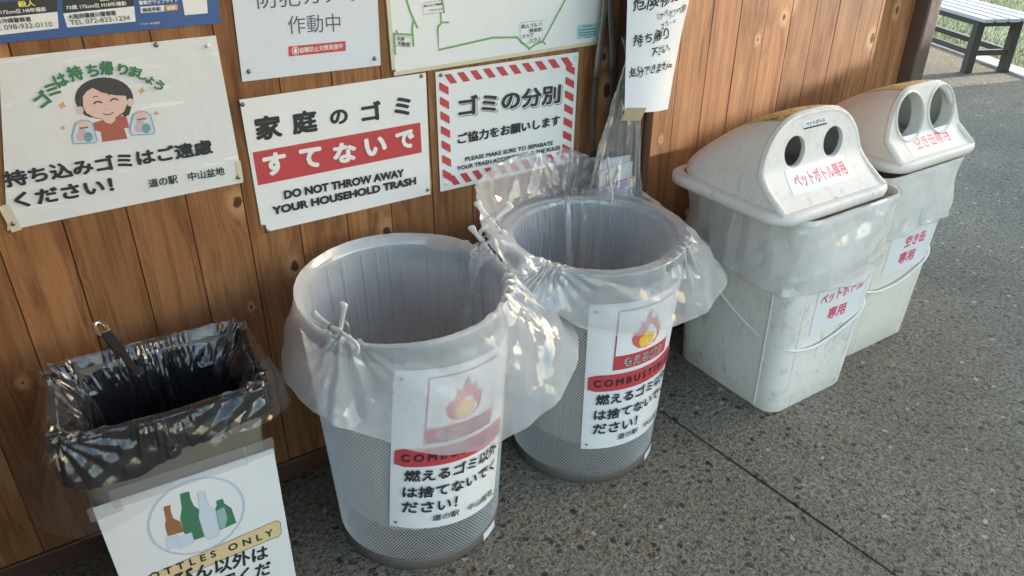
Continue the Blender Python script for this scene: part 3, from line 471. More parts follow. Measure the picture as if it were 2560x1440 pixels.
PRINT['bottles'] = dict(quad=[(-0.1564, 0.4148), (0.17, 0.4191), (0.1677, 0.048), (-0.1528, 0.2298)], pins=[(-0.1443, 0.403), (0.1551, 0.4159)],
 poly=[('brownglass', [(-0.0458, 0.3649), (-0.0336, 0.3639), (-0.0359, 0.347), (-0.035, 0.3284), (-0.025, 0.3151), (-0.0241, 0.2859), (-0.0532, 0.2889), (-0.0525, 0.3172), (-0.048, 0.3316), (-0.047, 0.3508)]),
  ('greenglass', [(-0.0129, 0.3832), (0.0039, 0.3818), (0.0031, 0.3628), (0.0056, 0.3419), (0.0162, 0.3234), (0.0107, 0.2542), (-0.0119, 0.2548), (-0.0243, 0.2826), (-0.0235, 0.3228), (-0.0163, 0.3458), (-0.0141, 0.3709)]),
  ('greenglass', [(0.0457, 0.3361), (0.0588, 0.3359), (0.059, 0.323), (0.0703, 0.304), (0.073, 0.2611), (0.0404, 0.2573), (0.0402, 0.2844), (0.0403, 0.3151), (0.0454, 0.3245)]),
  ('tealglass', [(0.0424, 0.3107), (0.0574, 0.3137), (0.0588, 0.2821), (0.0506, 0.2601), (0.0419, 0.2593), (0.0408, 0.2876)]),
  ('clearglass', [(0.0182, 0.372), (0.0308, 0.3711), (0.0294, 0.3504), (0.0318, 0.331), (0.0405, 0.3133), (0.0381, 0.2472), (0.0328, 0.2421), (0.0154, 0.243), (0.0102, 0.2517), (0.009, 0.3101), (0.0152, 0.3372), (0.0164, 0.3598)]),
  ('clearglass', [(-0.0572, 0.2859), (-0.0349, 0.288), (-0.0349, 0.2518), (-0.0593, 0.2526)]),
  ('clearglass', [(-0.0402, 0.2788), (-0.0112, 0.2776), (-0.0108, 0.2479), (-0.041, 0.2446)]),
  ('ink', [(-0.1629, 0.1994), (0.1434, 0.2287), (0.1517, 0.2282), (0.1573, 0.219), (0.1553, 0.1878), (0.148, 0.1807), (0.1364, 0.1812), (-0.1655, 0.1585)]),
  ('beige', [(-0.1622, 0.1984), (0.1436, 0.2275), (0.1511, 0.2269), (0.1561, 0.2186), (0.1543, 0.1894), (0.1475, 0.1825), (0.1363, 0.1829), (-0.1642, 0.1599)])],
 line=[('ovalblue', 12, [(0.0943, 0.3297), (0.0953, 0.3079), (0.0915, 0.2863), (0.0833, 0.266), (0.0708, 0.2481), (0.055, 0.2337), (0.0365, 0.2236), (0.0165, 0.2183), (-0.0039, 0.2181), (-0.0236, 0.2229), (-0.0416, 0.2323), (-0.0569, 0.2457), (-0.0689, 0.2624), (-0.0771, 0.2815), (-0.081, 0.3019), (-0.0808, 0.3227), (-0.0763, 0.3429), (-0.068, 0.3616), (-0.0562, 0.3779), (-0.0415, 0.3912), (-0.0245, 0.4009), (-0.006, 0.4065), (0.0132, 0.4076), (0.0322, 0.4043), (0.0501, 0.3965), (0.0661, 0.3846), (0.0792, 0.369), (0.0888, 0.3504), (0.0943, 0.3297)]),
  ('ovalblue', 4, [(0.0182, 0.372), (0.0308, 0.3711), (0.0294, 0.3504), (0.0318, 0.331), (0.0405, 0.3133), (0.0381, 0.2472), (0.0328, 0.2421), (0.0154, 0.243), (0.0102, 0.2517), (0.009, 0.3101), (0.0152, 0.3372), (0.0164, 0.3598), (0.0182, 0.372)]),
  ('ovalblue', 3, [(-0.0572, 0.2859), (-0.0349, 0.288), (-0.0349, 0.2518), (-0.0593, 0.2526), (-0.0572, 0.2859)]),
  ('ovalblue', 3, [(-0.0402, 0.2788), (-0.0112, 0.2776), (-0.0108, 0.2479), (-0.041, 0.2446), (-0.0402, 0.2788)])],
 text=[('BOTTLES ONLY', (-0.1269, 0.19), (0.1385, 0.1904), 0.0196, 'ink', 0.03),
  ('びん以外は', (-0.0651, 0.1477), (0.1191, 0.1297), 0.0435, 'ink', 0.03),
  ('捨てないでくだ', (-0.1288, 0.1089), (0.1178, 0.0809), 0.0437, 'ink', 0.03)])# ---------------------------------------------------------------- lettering and printed pictures
_tc = {}
SPACED = {'BOTTLES ONLY': 1.7, 'COMBUSTIBLES': 1.45, '家庭': 1.0}
def text_geo(txt, wt):
    """outline lettering, struck several times a hair apart for heavy strokes"""
    k = (txt, wt)
    if k in _tc: return _tc[k]
    c = bpy.data.curves.new('lettering', 'FONT'); c.body = txt; c.resolution_u = 3; c.space_character = SPACED.get(txt, 1.0)
    o = bpy.data.objects.new('lettering', c); COL.objects.link(o)
    me = o.evaluated_get(bpy.context.evaluated_depsgraph_get()).to_mesh()
    v0 = np.array([(p.co.x, p.co.y, 0) for p in me.vertices]); f0 = [tuple(p.vertices) for p in me.polygons]
    bpy.data.objects.remove(o); bpy.data.curves.remove(c)
    nk = 8 if wt > 0 else 0; vs = [v0]; f = list(f0)
    for q in range(nk):
        vs.append(v0+np.array([wt*math.cos(q*2*math.pi/nk), wt*math.sin(q*2*math.pi/nk), q+1])); f += [tuple(i+(q+1)*len(v0) for i in p) for p in f0]
    v = np.concatenate(vs); mn, mx = v.min(0), v.max(0); v[:, :2] = (v[:, :2]-mn[:2])/(mx[:2]-mn[:2]); _tc[k] = (v, f); return v, f
def print_layer(parent, data, to3, local=False, mirror=False):
    lift = .0004
    for name, kinds in (('picture', ('poly', 'line')), ('lettering', ('text',))):
        mb = MB(); mats = []
        def mi(c):
            if c not in mats: mats.append(c)
            return mats.index(c)
        for kd in kinds:
            prev_single = None
            for it in data.get(kd, []):
                lift += .00004
                if kd == 'text':                       # one mesh per line of writing
                    single = len(it[0]) == 1
                    if mb.v and not (single and prev_single): mb.build(name, [ink(c) for c in mats], parent, local=local); mb = MB(); mats.clear()
                    prev_single = single
                if kd == 'poly': mb.poly([to3(p, lift) for p in it[1]], mi(it[0]))
                elif kd == 'line':
                    col, wd, pts = it; wd = wd*.00038; pts = [Vector((p[0], p[1], 0)) for p in pts]; rows = []
                    for i, p in enumerate(pts):
                        a = pts[max(i-1, 0)]; b = pts[min(i+1, len(pts)-1)]
                        if i == len(pts)-1 and (pts[0]-p).length < 1e-6: a, b = pts[i-1], pts[1]
                        if i == 0 and (pts[-1]-p).length < 1e-6: a, b = pts[-2], pts[1]
                        t = (b-a).normalized(); n_ = Vector((-t.y, t.x, 0))*wd/2; rows.append([to3((p+n_)[:2], lift), to3((p-n_)[:2], lift)])
                    mb.grid(rows, mi(col), smooth=False)
                else:
                    txt, p0, p1, h, col, wt = it; v, f = text_geo(txt, wt)
                    a = Vector(p0); d = Vector(p1)-a; n_ = Vector((-d.y, d.x)).normalized()*h
                    mb.add([to3((a.x+d.x*q[0]+n_.x*q[1], a.y+d.y*q[0]+n_.y*q[1]), lift+q[2]*1.5e-5) for q in v], f, mi(col)); lift += 1.5e-4 if wt > 0 else 0
        if mb.v: mb.build(name, [ink(c) for c in mats], parent, local=local)
def wall_sign(key, name, label, cat, mat, th=.002, y=-.0012, frame=None, tapes=(), pinmats=None, notch=None):
    d = PRINT[key]; q = d['quad']; cx = sum(p[0] for p in q)/4; cz = min(p[1] for p in q)
    t = thing(name, (cx, 0, cz), label, cat, 'notices on the wooden wall')
    mb = MB(); f = [(p[0], y-th, p[1]) for p in q]; b = [(p[0], y, p[1]) for p in q]
    if notch:
        f = f[:3]+[(x, y-th, z) for x, z in notch]; b = b[:3]+[(x, y, z) for x, z in notch]
    n = len(f); mb.add(f+b, [tuple(range(n))[::-1], tuple(range(n, 2*n))]+[(i, (i+1) % n, n+(i+1) % n, n+i) for i in range(n)])
    mb.build('panel', mat, t)
    print_layer(t, d, lambda p, L: (p[0], y-th-L, p[1]))
    for i, p in enumerate(d['pins']):
        mb = MB(); mb.lathe([(0, .0032), (.002, .003), (.0042, .002), (.0048, 0)], 14)
        mb.v = [(p[0]+x, y-th-.0002-z, p[1]+yy) for x, yy, z in mb.v]
        mb.build('pin', (pinmats or {}).get(i, W['pin']), t)
    if frame:
        mb = MB()
        for i in range(4):
            a, c = Vector((q[i][0], 0, q[i][1])), Vector((q[(i+1) % 4][0], 0, q[(i+1) % 4][1])); dd = (c-a); L = dd.length; dd.normalize()
            nn = Vector((dd.z, 0, -dd.x))*-.5*frame
            mt = Matrix((dd, Vector((0, 1, 0)), dd.cross(Vector((0, 1, 0))))).transposed()
            mb.box((a+c)/2+nn*(1 if i % 2 == 0 else 1)+Vector((0, y-.002, 0)), (L+(frame if i % 2 == 0 else -frame), .004+.0006*(i % 2), frame), mat=mt)
        mb.build('frame', W['tape'], t)
    for (x, z, wd, h, rot) in tapes:
        mb = MB(); c_, s_ = math.cos(rot), math.sin(rot)
        mb.poly([(x+a*wd/2*c_-b_*h/2*s_, y-th-.0016, z+a*wd/2*s_+b_*h/2*c_) for a, b_ in ((-1, -1), (1, -1), (1, 1), (-1, 1))]); mb.build('tape', W['tape'], t)
    return t
# ---------------------------------------------------------------- setting: pavement, lawn, wall, posts
K0 = Vector((6.42, 1.20)); KD = Vector((.44, .90)).normalized(); KN = Vector((KD.y, -KD.x))   # lawn lies on the KN side
def kpt(a, b, z): p = K0+KD*a+KN*b; return (p.x, p.y, z)
mb = MB(); mb.poly([(-150, -150, -.05), (150, -150, -.05), (150, 150, -.05), (-150, 150, -.05)]); tag(mb.build('soil', W['soil']), kind='structure')
mb = MB(); mb.poly([kpt(-40, .17, -.02), kpt(-40, 3.1, -.02), kpt(40, 3.1, -.02), kpt(40, .17, -.02)]); tag(mb.build('lawn', W['grass']), kind='structure')
mb = MB(); mb.poly([kpt(-60, 3.45, -.03), kpt(-60, 60, -.03), kpt(60, 60, -.03), kpt(60, 3.45, -.03)]); tag(mb.build('gravel', W['gravel']), kind='structure')
mb = MB(); mb.poly([(-30, -30, -.006), kpt(-40, 0, -.006), kpt(40, 0, -.006), (-30, 40, -.006)]); tag(mb.build('mortar_bed', W['sheet']), kind='structure')
# pavement slabs with a narrow sawn joint between them
def slab(poly):
    mb = MB(); n = len(poly); top = [(x, y, 0) for x, y in poly]; bot = [(x, y, -.007) for x, y in poly]
    mb.add(top+bot, [tuple(range(n))]+[(i, n+i, n+(i+1) % n, (i+1) % n) for i in range(n)]); return mb
jx0 = lambda y: 1.360-.058*y
def kx(y): return K0.x+(y-K0.y)*KD.x/KD.y - .002
ys = [-7, -2.2, -1.7, -1.35, -1.1, -.95, -.8, -.62, -.5, -.35, 0, 30]; rgj = random.Random(4); gap = [.0042+rgj.uniform(-.0006, .0012) for _ in ys]
s1 = [(-30, -7)]+[(jx0(y)-g, y) for y, g in zip(ys, gap)]+[(-30, 30)]
s2 = [(kx(-7), -7), (kx(30), 30)]+[(jx0(y)+g, y) for y, g in list(zip(ys, gap))[::-1]]
for s in (s1, s2): tag(slab(s).build('pavement', W['pave']), kind='structure')
mb = MB()
for (a0, a1, b0, b1, z) in ((-40, 40, 0, .17, .012), (-40, 40, 3.1, 3.45, .03)):
    q = [kpt(a0, b0, -.05), kpt(a1, b0, -.05), kpt(a1, b1, -.05), kpt(a0, b1, -.05), kpt(a0, b0, z), kpt(a1, b0, z), kpt(a1, b1, z), kpt(a0, b1, z)]
    mb = MB(); mb.add(q, [(0, 1, 5, 4), (1, 2, 6, 5), (2, 3, 7, 6), (3, 0, 4, 7), (4, 5, 6, 7)]); tag(mb.build('kerb', W['kerb'], fixn=True), kind='structure')
mb = MB(); rg = random.Random(3)
for i in range(26000):
    a = rg.uniform(-2.2, 4.2); b = .175+2.9*rg.random()**1.3
    x, y, z = kpt(a, b, -.02); h = rg.uniform(.018, .05); an = rg.uniform(0, 6.28); wd = .003; lx, ly = rg.uniform(-.02, .02), rg.uniform(-.02, .02)
    mb.add([(x-wd*math.cos(an), y-wd*math.sin(an), z), (x+wd*math.cos(an), y+wd*math.sin(an), z), (x+lx, y+ly, z+h)], [(0, 1, 2)])
tag(mb.build('grass', W['grass']), 'short green grass growing beyond the pale kerb', 'grass', kind='stuff')

# wall of vertical boards
P = .11456; X0 = .0159
wall = thing('wooden_wall', (0, 0, 0), 'brown stained wall of vertical pine boards with dark knots', 'wall')
mb = MB(); k = -16
rgw = random.Random(5)
while True:
    xa = X0+k*P; xb = xa+P
    if xa > 2.70: break
    xb = min(xb, 2.733); g = .0004; bv = .0013; dy = rgw.uniform(0, .0012)
    pr = [(xa+g, .02), (xa+g, .003), (xa+g+bv, 0), (xb-g-bv, 0), (xb-g, .003), (xb-g, .02)]
    zs = [.06, .8, 1.6, 2.5]
    mb.grid([[(x, max(y, 0)+dy, z) for x, y in pr] for z in zs], smooth=False, flip=True)
    k += 1
mb.build('boards', W['wood'], wall)
mb = MB(); mb.box((.45, .06, 1.25), (4.56, .07, 2.5)); mb.build('backing', W['rust'], wall)
mb = MB(); mb.box((.45, .007, .03), (4.56, .03, .06)); bevel(mb.build('sill', W['post'], wall))
# post at the end of the wall
t = thing('corner_post', (2.77, -.02, 0), 'dark brown square post at the far end of the boarded wall', 'post')
mb = MB(); mb.box((2.772, -.013, 1.25), (.075, .075, 2.5)); bevel(mb.build('shaft', W['metal'], t), .008, 3)
mb = MB(); mb.box((2.772, -.013, .006), (.13, .13, .012)); mb.build('base_plate', W['metal'], t)
# timber post on the wall with two thin brown pipes
t = thing('wall_post', (1.42, -.04, 0), 'dark brown timber post standing against the boards between the signs and the lidded bins', 'post')
mb = MB(); mb.box((1.424, -.036, 1.25), (.085, .068, 2.5)); bevel(mb.build('shaft', W['post'], t), .004)
for px, py, nm, lab, hz in ((1.404, -.087, 'conduit_pipe', 'darker thin brown pipe, left of the two on the timber post', .9), (1.436, -.090, 'conduit_pipe', 'lighter brown pipe with a low coupling ring, right of the two on the post', .60)):
    t = thing(nm, (px, py, 0), lab, 'pipe', 'pipes on the timber post')
    mb = MB(); mb.tube([(px, py, .0), (px, py, 2.45)], .0145, 16); mb.build('pipe_run', W['pipe'] if hz < .8 else W['post'], t)
    mb = MB(); mb.lathe([(.0148, hz-.03), (.0172, hz-.03), (.0172, hz+.004), (.0185, hz+.004), (.0185, hz+.012), (.0148, hz+.012)], 20, (px, py, 0)); mb.build('coupling', W['post'], t)
# eave above, out of frame; on the left an unseen box added to shade the corner
t = thing('eave_roof', (.5, -.4, 2.5), 'timber eave roof sheltering the boarded wall', 'roof')
mb = MB(); mb.box((.0, -.85, 2.56), (6.2, 2.2, .05)); mb.build('boards', W['roofw'], t)
for i in range(8):
    mb = MB(); mb.box((-2.6+.75*i, -.85, 2.49), (.07, 2.15, .09)); mb.build('rafter', W['post'], t)
t = thing('shade_cabinet', (-.62, -.50, 0), 'unseen dark brown box with doors added to darken the left corner', 'shade_block')  # added out of view, only to darken the lower left
mb = MB(); mb.box((-.62, -.50, .95), (.60, .92, 1.86)); bevel(mb.build('case', W['post'], t), .01)
for i in (0, 1):
    mb = MB(); mb.box((-.772+.302*i, -.972, .95), (.29, .02, 1.78)); dd_ = bevel(mb.build('door', W['pipe'], t), .003)
    mb = MB(); mb.tube([(-.65+.06*i, -.995, .9), (-.65+.06*i, -.995, 1.05)], .008, 8); mb.build('handle', W['tongs'], dd_)
# two unseen blocks, leafy and rendered, made up to cut the low sun
def sun_block_hedge(name, c, d, label):
    t = thing(name, (c[0], c[1], 0), label, 'sun_block_hedge'); mb = MB(); rg = random.Random(2)
    mb.box((c[0], c[1], d[2]/2), (d[0]*.8, d[1]*.96, d[2]*.97)); mb.build('core', W['leaf'], t)
    mb = MB()
    for i in range(5000):
        f = rg.choice([(-1, 0), (1, 0), (0, 1)]); p = Vector((c[0]+(f[0]*d[0]/2 if f[0] else rg.uniform(-.5, .5)*d[0]), c[1]+rg.uniform(-.5, .5)*d[1], d[2]-.05 if f[1] else rg.uniform(0, d[2]-.1)))
        a = Vector((rg.uniform(-1, 1), rg.uniform(-1, 1), rg.uniform(-1, 1)))*.035; b = Vector((rg.uniform(-1, 1), rg.uniform(-1, 1), rg.uniform(-1, 1)))*.02
        mb.add([p, p+a+b, p+2*a, p+a-b], [(0, 1, 2, 3)])
    mb.build('leaves', W['leaf'], t)
sun_block_hedge('sun_block_hedge', (8.1, -.70, 0), (.5, 2.8, 1.83), 'unseen leafy green block added at the right to cut the low sun')  # added unseen; its top edge keeps the sun off the lower boards
t = thing('sun_block_shed', (8.6, -4.5, 0), 'unseen plain rendered block added behind the leafy one to stop the sun', 'sun_block_shed')  # added unseen; keeps the sun off the boards further left
mb = MB(); mb.box((8.6, -4.98, 1.35), (1.6, 5.6, 2.7)); mb.build('walls', W['render'], t)
mb = MB(); mb.box((8.6, -5.05, 2.76), (1.9, 5.7, .1)); mb.build('roof', W['metal'], t)
mb = MB(); mb.box((7.79, -4.5, 1.), (.04, .85, 2.0)); mb.build('door', W['post'], t)
# bench on the pavement
def bench():
    o = Vector((6.05, 1.45, 0)); ang = math.atan2(KD.y, KD.x)
    t = thing('park_bench', (6.19, 1.51, 0), 'backless bench of silver slats on a dark brown frame beside the grass', 'bench')
    U, V = KD, Vector((KD.y, -KD.x)); O = Vector((6.19, 1.51)); L = 1.75; wd = .305
    def pt(a, b, z): p = O+U*a+V*b; return Vector((p.x, p.y, z))
    for a in (0.02, L-.02):
        for b in (0.0, wd):
            mb = MB(); mb.box(pt(a, b, .20), (.06, .06, .40), rz=ang); bevel(mb.build('leg', W['bench'], t), .003)
    for b in (0.0, wd):
        mb = MB(); mb.box(pt(L/2, b, .372), (L, .045, .05), rz=ang); mb.build('side_rail', W['bench'], t)
        mb = MB(); mb.box(pt(L/2, b, .15), (L-.06, .035, .04), rz=ang); mb.build('stretcher', W['bench'], t)
    for a in (.02, L/2, L-.02):
        mb = MB(); mb.box(pt(a, wd/2, .37), (.05, wd-.06, .05), rz=ang); mb.build('cross_rail', W['bench'], t)
    mb = MB(); mb.box(pt(.02, wd/2, .15), (.035, wd-.06, .04), rz=ang); mb.build('stretcher', W['bench'], t)
    mb = MB(); mb.box(pt(L*.42, 0, .26), (.05, .04, .18), rz=ang); mb.build('post', W['bench'], t)
    for i in range(5):
        mb = MB(); b = -.055+i*(wd+.11)/4; mb.box(pt(L/2, b, .412), (L+.30, .074, .026), rz=ang); bevel(mb.build('slat', W['slat'], t), .004)
bench()
# ---------------------------------------------------------------- mesh bins
BR0, BR1, BH = .194, .226, .635
def brad(z): return BR0+(BR1-BR0)*z/BH
def make_mesh_bin(c, label):
    t = thing('mesh_bin', (*c, 0), label, 'trash bin', 'silver wire mesh bins')
    N = 160; z0, z1 = .028, .608; hz = .0104; rows = int((z1-z0)/(hz/2)); vs = []; fs = []
    k = .76
    for j in range(rows):
        zc = z0+(j+.5)*hz/2
        for i in range(N):
            a = 2*math.pi*(i+.5*(j % 2))/N; da = math.pi/N
            for (s, dr) in ((1.0, 0.), (k, .0013)):
                for (x, y) in ((da*s, 0), (0, hz/2*s), (-da*s, 0), (0, -hz/2*s)):
                    z = min(max(zc+y+(.0004 if s < 1 else 0), z0), z1); r = brad(z)+dr; vs.append((r*math.cos(a+x), r*math.sin(a+x), z))
            b = len(vs)-8
            for q in range(4): fs.append((b+q, b+(q+1) % 4, b+4+(q+1) % 4, b+4+q))
    mb = MB(); mb.add(vs, fs, 0, False); me = mb.build('mesh_side', W['steel'], t, local=True)
    mb = MB(); mb.lathe([(brad(.60), .60), (brad(.60)+.002, .60), (BR1+.002, .634), (BR1+.004, .637), (BR1+.003, .6405), (BR1, .6415), (BR1-.003, .640), (BR1-.003, .634), (brad(.6)-.001, .60)], 96); mb.build('rim', W['rimband'], t, local=True)
    mb = MB(); mb.lathe([(0, .012), (BR0-.004, .012), (BR0-.003, .033), (BR0+.003, .034), (BR0+.005, .028), (BR0+.004, .003), (BR0, 0), (0, 0)], 96); mb.build('base_ring', W['ring'], t, local=True)
    mb = MB(); a0 = R(-68); rows_ = [[((BR0+.0062)*math.cos(a0+.045*i), (BR0+.0062)*math.sin(a0+.045*i), z) for i in range(7)] for z in (.006, .030)]
    mb.grid(rows_); mb.build('sticker', W['vinyl'], t, local=True)
    return t
bin1 = make_mesh_bin((.596, -.285), 'silver mesh bin in front, its sign half hidden by the drooping milky bag')
bin2 = bin1.copy(); COL.objects.link(bin2); bin2.location = (1.112, -.278, 0); bin2['label'] = 'silver mesh bin behind the front one, its flame sign uncovered, beside the dirty white bin'
for ch in list(bin1.children):
    c_ = ch.copy(); COL.objects.link(c_); c_.parent = bin2
def rect(u0, z0, u1, z1, n=12): return [[(u0+(u1-u0)*i/n, z0), (u0+(u1-u0)*(i+1)/n, z0), (u0+(u1-u0)*(i+1)/n, z1), (u0+(u1-u0)*i/n, z1)] for i in range(n)]
def round_rect(u0, z0, u1, z1, r, n=14):
    o = []
    for i in range(n):
        ua, ub = u0+(u1-u0)*i/n, u0+(u1-u0)*(i+1)/n
        def dz(u):
            e = min(u-u0, u1-u); return r-math.sqrt(max(0, r*r-(r-e)**2)) if e < r else 0
        o.append([(ua, z0+dz(ua)), (ub, z0+dz(ub)), (ub, z1-dz(ub)), (ua, z1-dz(ua))])
    return o
def combustible(bin_, ang0, zlo, tilt, height=.44):
    r = .214
    ct, st = math.cos(tilt), math.sin(tilt)
    def to3(p, L):
        u, z = p[0]-.148, p[1]-.34; u, z = u*ct-z*st, u*st+z*ct; z = z+.34+(zlo-.123); u += .148
        rr = brad(z)+.0045+L; a = ang0+u/r
        return (rr*math.cos(a), rr*math.sin(a), z)
    mb = MB(); n = 24
    mb.grid([[to3((.297*i/n, .123+.442*j/6), -.001) for i in range(n+1)] for j in range(7)]); s = mb.build('sign', W['paper'], bin_, local=True)
    d = dict(poly=[], line=[], text=[])
    for q in rect(.065, .374, .232, .545): d['poly'].append(('red', q))
    for q in rect(.068, .416, .229, .542): d['poly'].append(('white', q))
    for q in round_rect(.008, .312, .289, .362, .006): d['poly'].append(('red', q))
    d['poly'].append(('flamered', [(.147, .424), (.125, .428), (.110, .442), (.104, .46), (.112, .482), (.118, .474), (.126, .492), (.124, .506), (.137, .498), (.140, .516), (.150, .532), (.152, .514), (.160, .500), (.168, .512), (.172, .496), (.180, .480), (.183, .49), (.189, .468), (.186, .447), (.174, .430)]))
    d['poly'].append(('flameyellow', [(.147, .427), (.130, .432), (.124, .446), (.129, .462), (.134, .456), (.141, .474), (.148, .483), (.152, .470), (.158, .462), (.163, .468), (.170, .452), (.165, .434)]))
    d['text'] = [('もえるゴミ', (.092, .3815), (.208, .3815), .028, 'white', .06), ('もえるゴミ', (.094, .383), (.206, .383), .025, 'ink', .02),
      ('COMBUSTIBLES', (.022, .327), (.277, .327), .022, 'ink', .035), ('燃えるゴミ以外', (.030, .270), (.272, .270), .034, 'ink', .028),
      ('は捨てないでく', (.028, .222), (.270, .222), .034, 'ink', .028), ('ださい！', (.028, .176), (.155, .176), .034, 'ink', .028), ('道の駅　中山盆地', (.098, .147), (.272, .147), .019, 'ink', .015)]
    s0 = bpy.data.objects.get(s.name); print_layer(s0, d, to3, local=True)
    for u, z in ((.015, .545), (.015, .140), (.282, .545), (.282, .140)):
        a = [to3((u+.0035*math.cos(q*.785), z+.0035*math.sin(q*.785)), .0022) for q in range(8)]; mb = MB(); mb.poly(a); mb.build('eyelet', W['pin'], s0, local=True)

combustible(bin1, R(-128.6), .13, R(-6.)); combustible(bin2, R(-129.2), .123, 0)

def circ_r(th, c=None): return BR1
def rr_r(th, hx, hy, rad):
    c, s = abs(math.cos(th)), abs(math.sin(th))
    if s*(hx) <= c*(hy-rad): return hx/c
    if c*hy <= s*(hx-rad): return hy/s
    px, py = hx-rad, hy-rad; b = c*px+s*py; return b+math.sqrt(max(0, b*b-(px*px+py*py-rad*rad)))
def ridge(v, seed, sharp=1.):
    x = noise.noise(Vector((v[0]+seed*7.1, v[1]-seed*3.3, v[2]+seed*1.7))); return 1-2*min(1, abs(x)*1.6)
def lerp_table(tab, th, per=360):
    th = th % per; ks = sorted(tab.items()); ks = [(ks[-1][0]-per, ks[-1][1])]+ks+[(ks[0][0]+per, ks[0][1])]
    for (a, va), (b, vb) in zip(ks, ks[1:]):
        if a <= th <= b:
            f = (th-a)/(b-a) if b > a else 0; f = f*f*(3-2*f)
            return tuple(x+(y-x)*f for x, y in zip(va, vb)) if isinstance(va, tuple) else va+(vb-va)*f
# ---------------------------------------------------------------- loose plastic film, settled by a small cloth solver
def tab(t, deg):
    """periodic smooth table lookup for an array of degrees"""
    ks = sorted(t); xs = np.array([ks[-1]-360]+ks+[ks[0]+360], float); v = np.array([t[ks[-1]]]+[t[k] for k in ks]+[t[ks[0]]], float)
    d = np.mod(deg, 360); i = np.clip(np.searchsorted(xs, d, side='right')-1, 0, len(xs)-2); f = (d-xs[i])/(xs[i+1]-xs[i]); f = f*f*(3-2*f); return v[i]+(v[i+1]-v[i])*f
def wavy(th, seed, fr):
    rg_ = np.random.RandomState(seed); o = 0
    for k in fr: o = o+np.sin(k*th+rg_.uniform(0, 6.28))*rg_.uniform(.5, 1)
    return o/len(fr)
def film_sheet(center, rfun, taper, rim_z, floor_z, depth, hem, flare, lift, gathers, nu=260, nin=20, nout=20, excess=.04, seed=1, steps=110, its=10, puff=.55, upright=None, wall_y=None, clear_out=.004, clear_in=.006, pin_hem=None, bend=.12, skew=0.):
    rg_ = np.random.RandomState(seed)
    T = np.linspace(0, 2*np.pi, 4001); dT = np.degrees(T); rho = np.ones_like(T)*(1+excess*wavy(T, seed+5, (5, 9, 14))*.8)
    for (a, A, w_) in gathers: rho += A*np.exp(-((np.mod(dT-a+180, 360)-180)/w_)**2)
    s = np.concatenate([[0], np.cumsum((rho[1:]+rho[:-1])/2*np.diff(T))]); th = np.interp(np.arange(nu)/nu*s[-1], s, T); dg = np.degrees(th)
    rb = rfun(th); per = np.sum(np.hypot(np.diff(np.append(rb*np.cos(th), rb[0]*np.cos(th[0]))), np.diff(np.append(rb*np.sin(th), rb[0]*np.sin(th[0]))))); du = per/(2*np.pi)*s[-1]/nu*(1+excess)
    gat = np.zeros(nu)
    for (a, A, w_) in gathers: gat += np.exp(-((np.mod(dg-a+180, 360)-180)/(w_*1.6))**2)
    nv = nin+1+nout; jr = nin
    Ld = tab(hem, dg)*(1+.05*wavy(th, seed+1, (3, 7, 11)))
    dv = np.concatenate([np.repeat(np.full((1, nu), depth/nin), nin, 0), np.repeat((Ld/nout)[None], nout, 0)])
    zl = tab(lift, dg); up_ = tab(upright, dg) if upright else np.zeros(nu)
    X = np.zeros((nv, nu, 3)); c_, s_ = np.cos(th), np.sin(th)
    zig = np.sin(np.arange(nu)*2*np.pi/7.)*gat*.010 + .0006*wavy(th, seed+2, (23, 37, 51))
    for j in range(nv):
        if j <= jr: d = (jr-j)/nin*depth; z = rim_z+zl-d; r = rb*taper(z)-.006-.02*min(1, (jr-j)/4.)+.004*rg_.randn(nu)*min(1, (jr-j)/3.)
        else:
            d = (j-jr)*Ld/nout; z = rim_z+zl-d*(1-2*up_); r = rb+clear_out+.03*np.minimum(1, d*8)+.004*rg_.randn(nu)
        if j == jr: r = rb+.002+zig; z = z+np.abs(zig)*.6
        X[j, :, 0], X[j, :, 1], X[j, :, 2] = r*c_, r*s_, z
    side = np.zeros((nv, 1)); side[:jr] = -1; side[jr+1:] = 1
    inv = np.ones((nv, nu)); inv[jr] = 0
    if pin_hem is not None:
        zh = rim_z-tab(pin_hem, dg); X[-1, :, 0], X[-1, :, 1], X[-1, :, 2] = (rb*taper(zh)+.008+.0012*wavy(th, seed+9, (4, 9)))*c_, (rb*taper(zh)+.008+.0012*wavy(th, seed+9, (4, 9)))*s_, zh+.012*wavy(th, seed+8, (4, 9, 15)); inv[-1] = 0
        for j in range(jr+1, nv-1): f = (j-jr)/nout; X[j] = X[jr]*(1-f)+X[-1]*f+np.stack([c_, s_, 0*c_], -1)*(.006+.010*np.sin(np.pi*f)+.004*np.sin(f*25+3*wavy(th, seed+7, (2, 5, 8))))[:, None]
    V = np.zeros_like(X); G = np.zeros_like(X); jj = np.arange(nv)
    fl = tab(flare, dg); dt = .012
    G[..., 2] = -9.8
    G[jr+1:, :, 2] = -9.8*(1-1.7*up_)[None]
    G[jr+1:, :, 0] = 9.8*fl*c_; G[jr+1:, :, 1] = 9.8*fl*s_
    G[:jr, :, 0] = 9.8*puff*c_; G[:jr, :, 1] = 9.8*puff*s_; G[:jr, :, 2] *= .7
    def proj(A, B, wa, wb, L, k):
        d = B-A; n = np.sqrt((d*d).sum(-1))+1e-9; ws = wa+wb; ws = np.where(ws == 0, 1, ws); q = (k*(n-L)/n/ws)[..., None]*d
        A += q*wa[..., None]; B -= q*wb[..., None]
    nxt = lambda A: np.roll(A, -1, 1)
    ev, od = np.arange(0, nu, 2), np.arange(1, nu, 2)
    bj = np.full((nv, 1), bend); bj[:jr] = max(bend, .4)
    wallc = None if wall_y is None else wall_y-center[1]
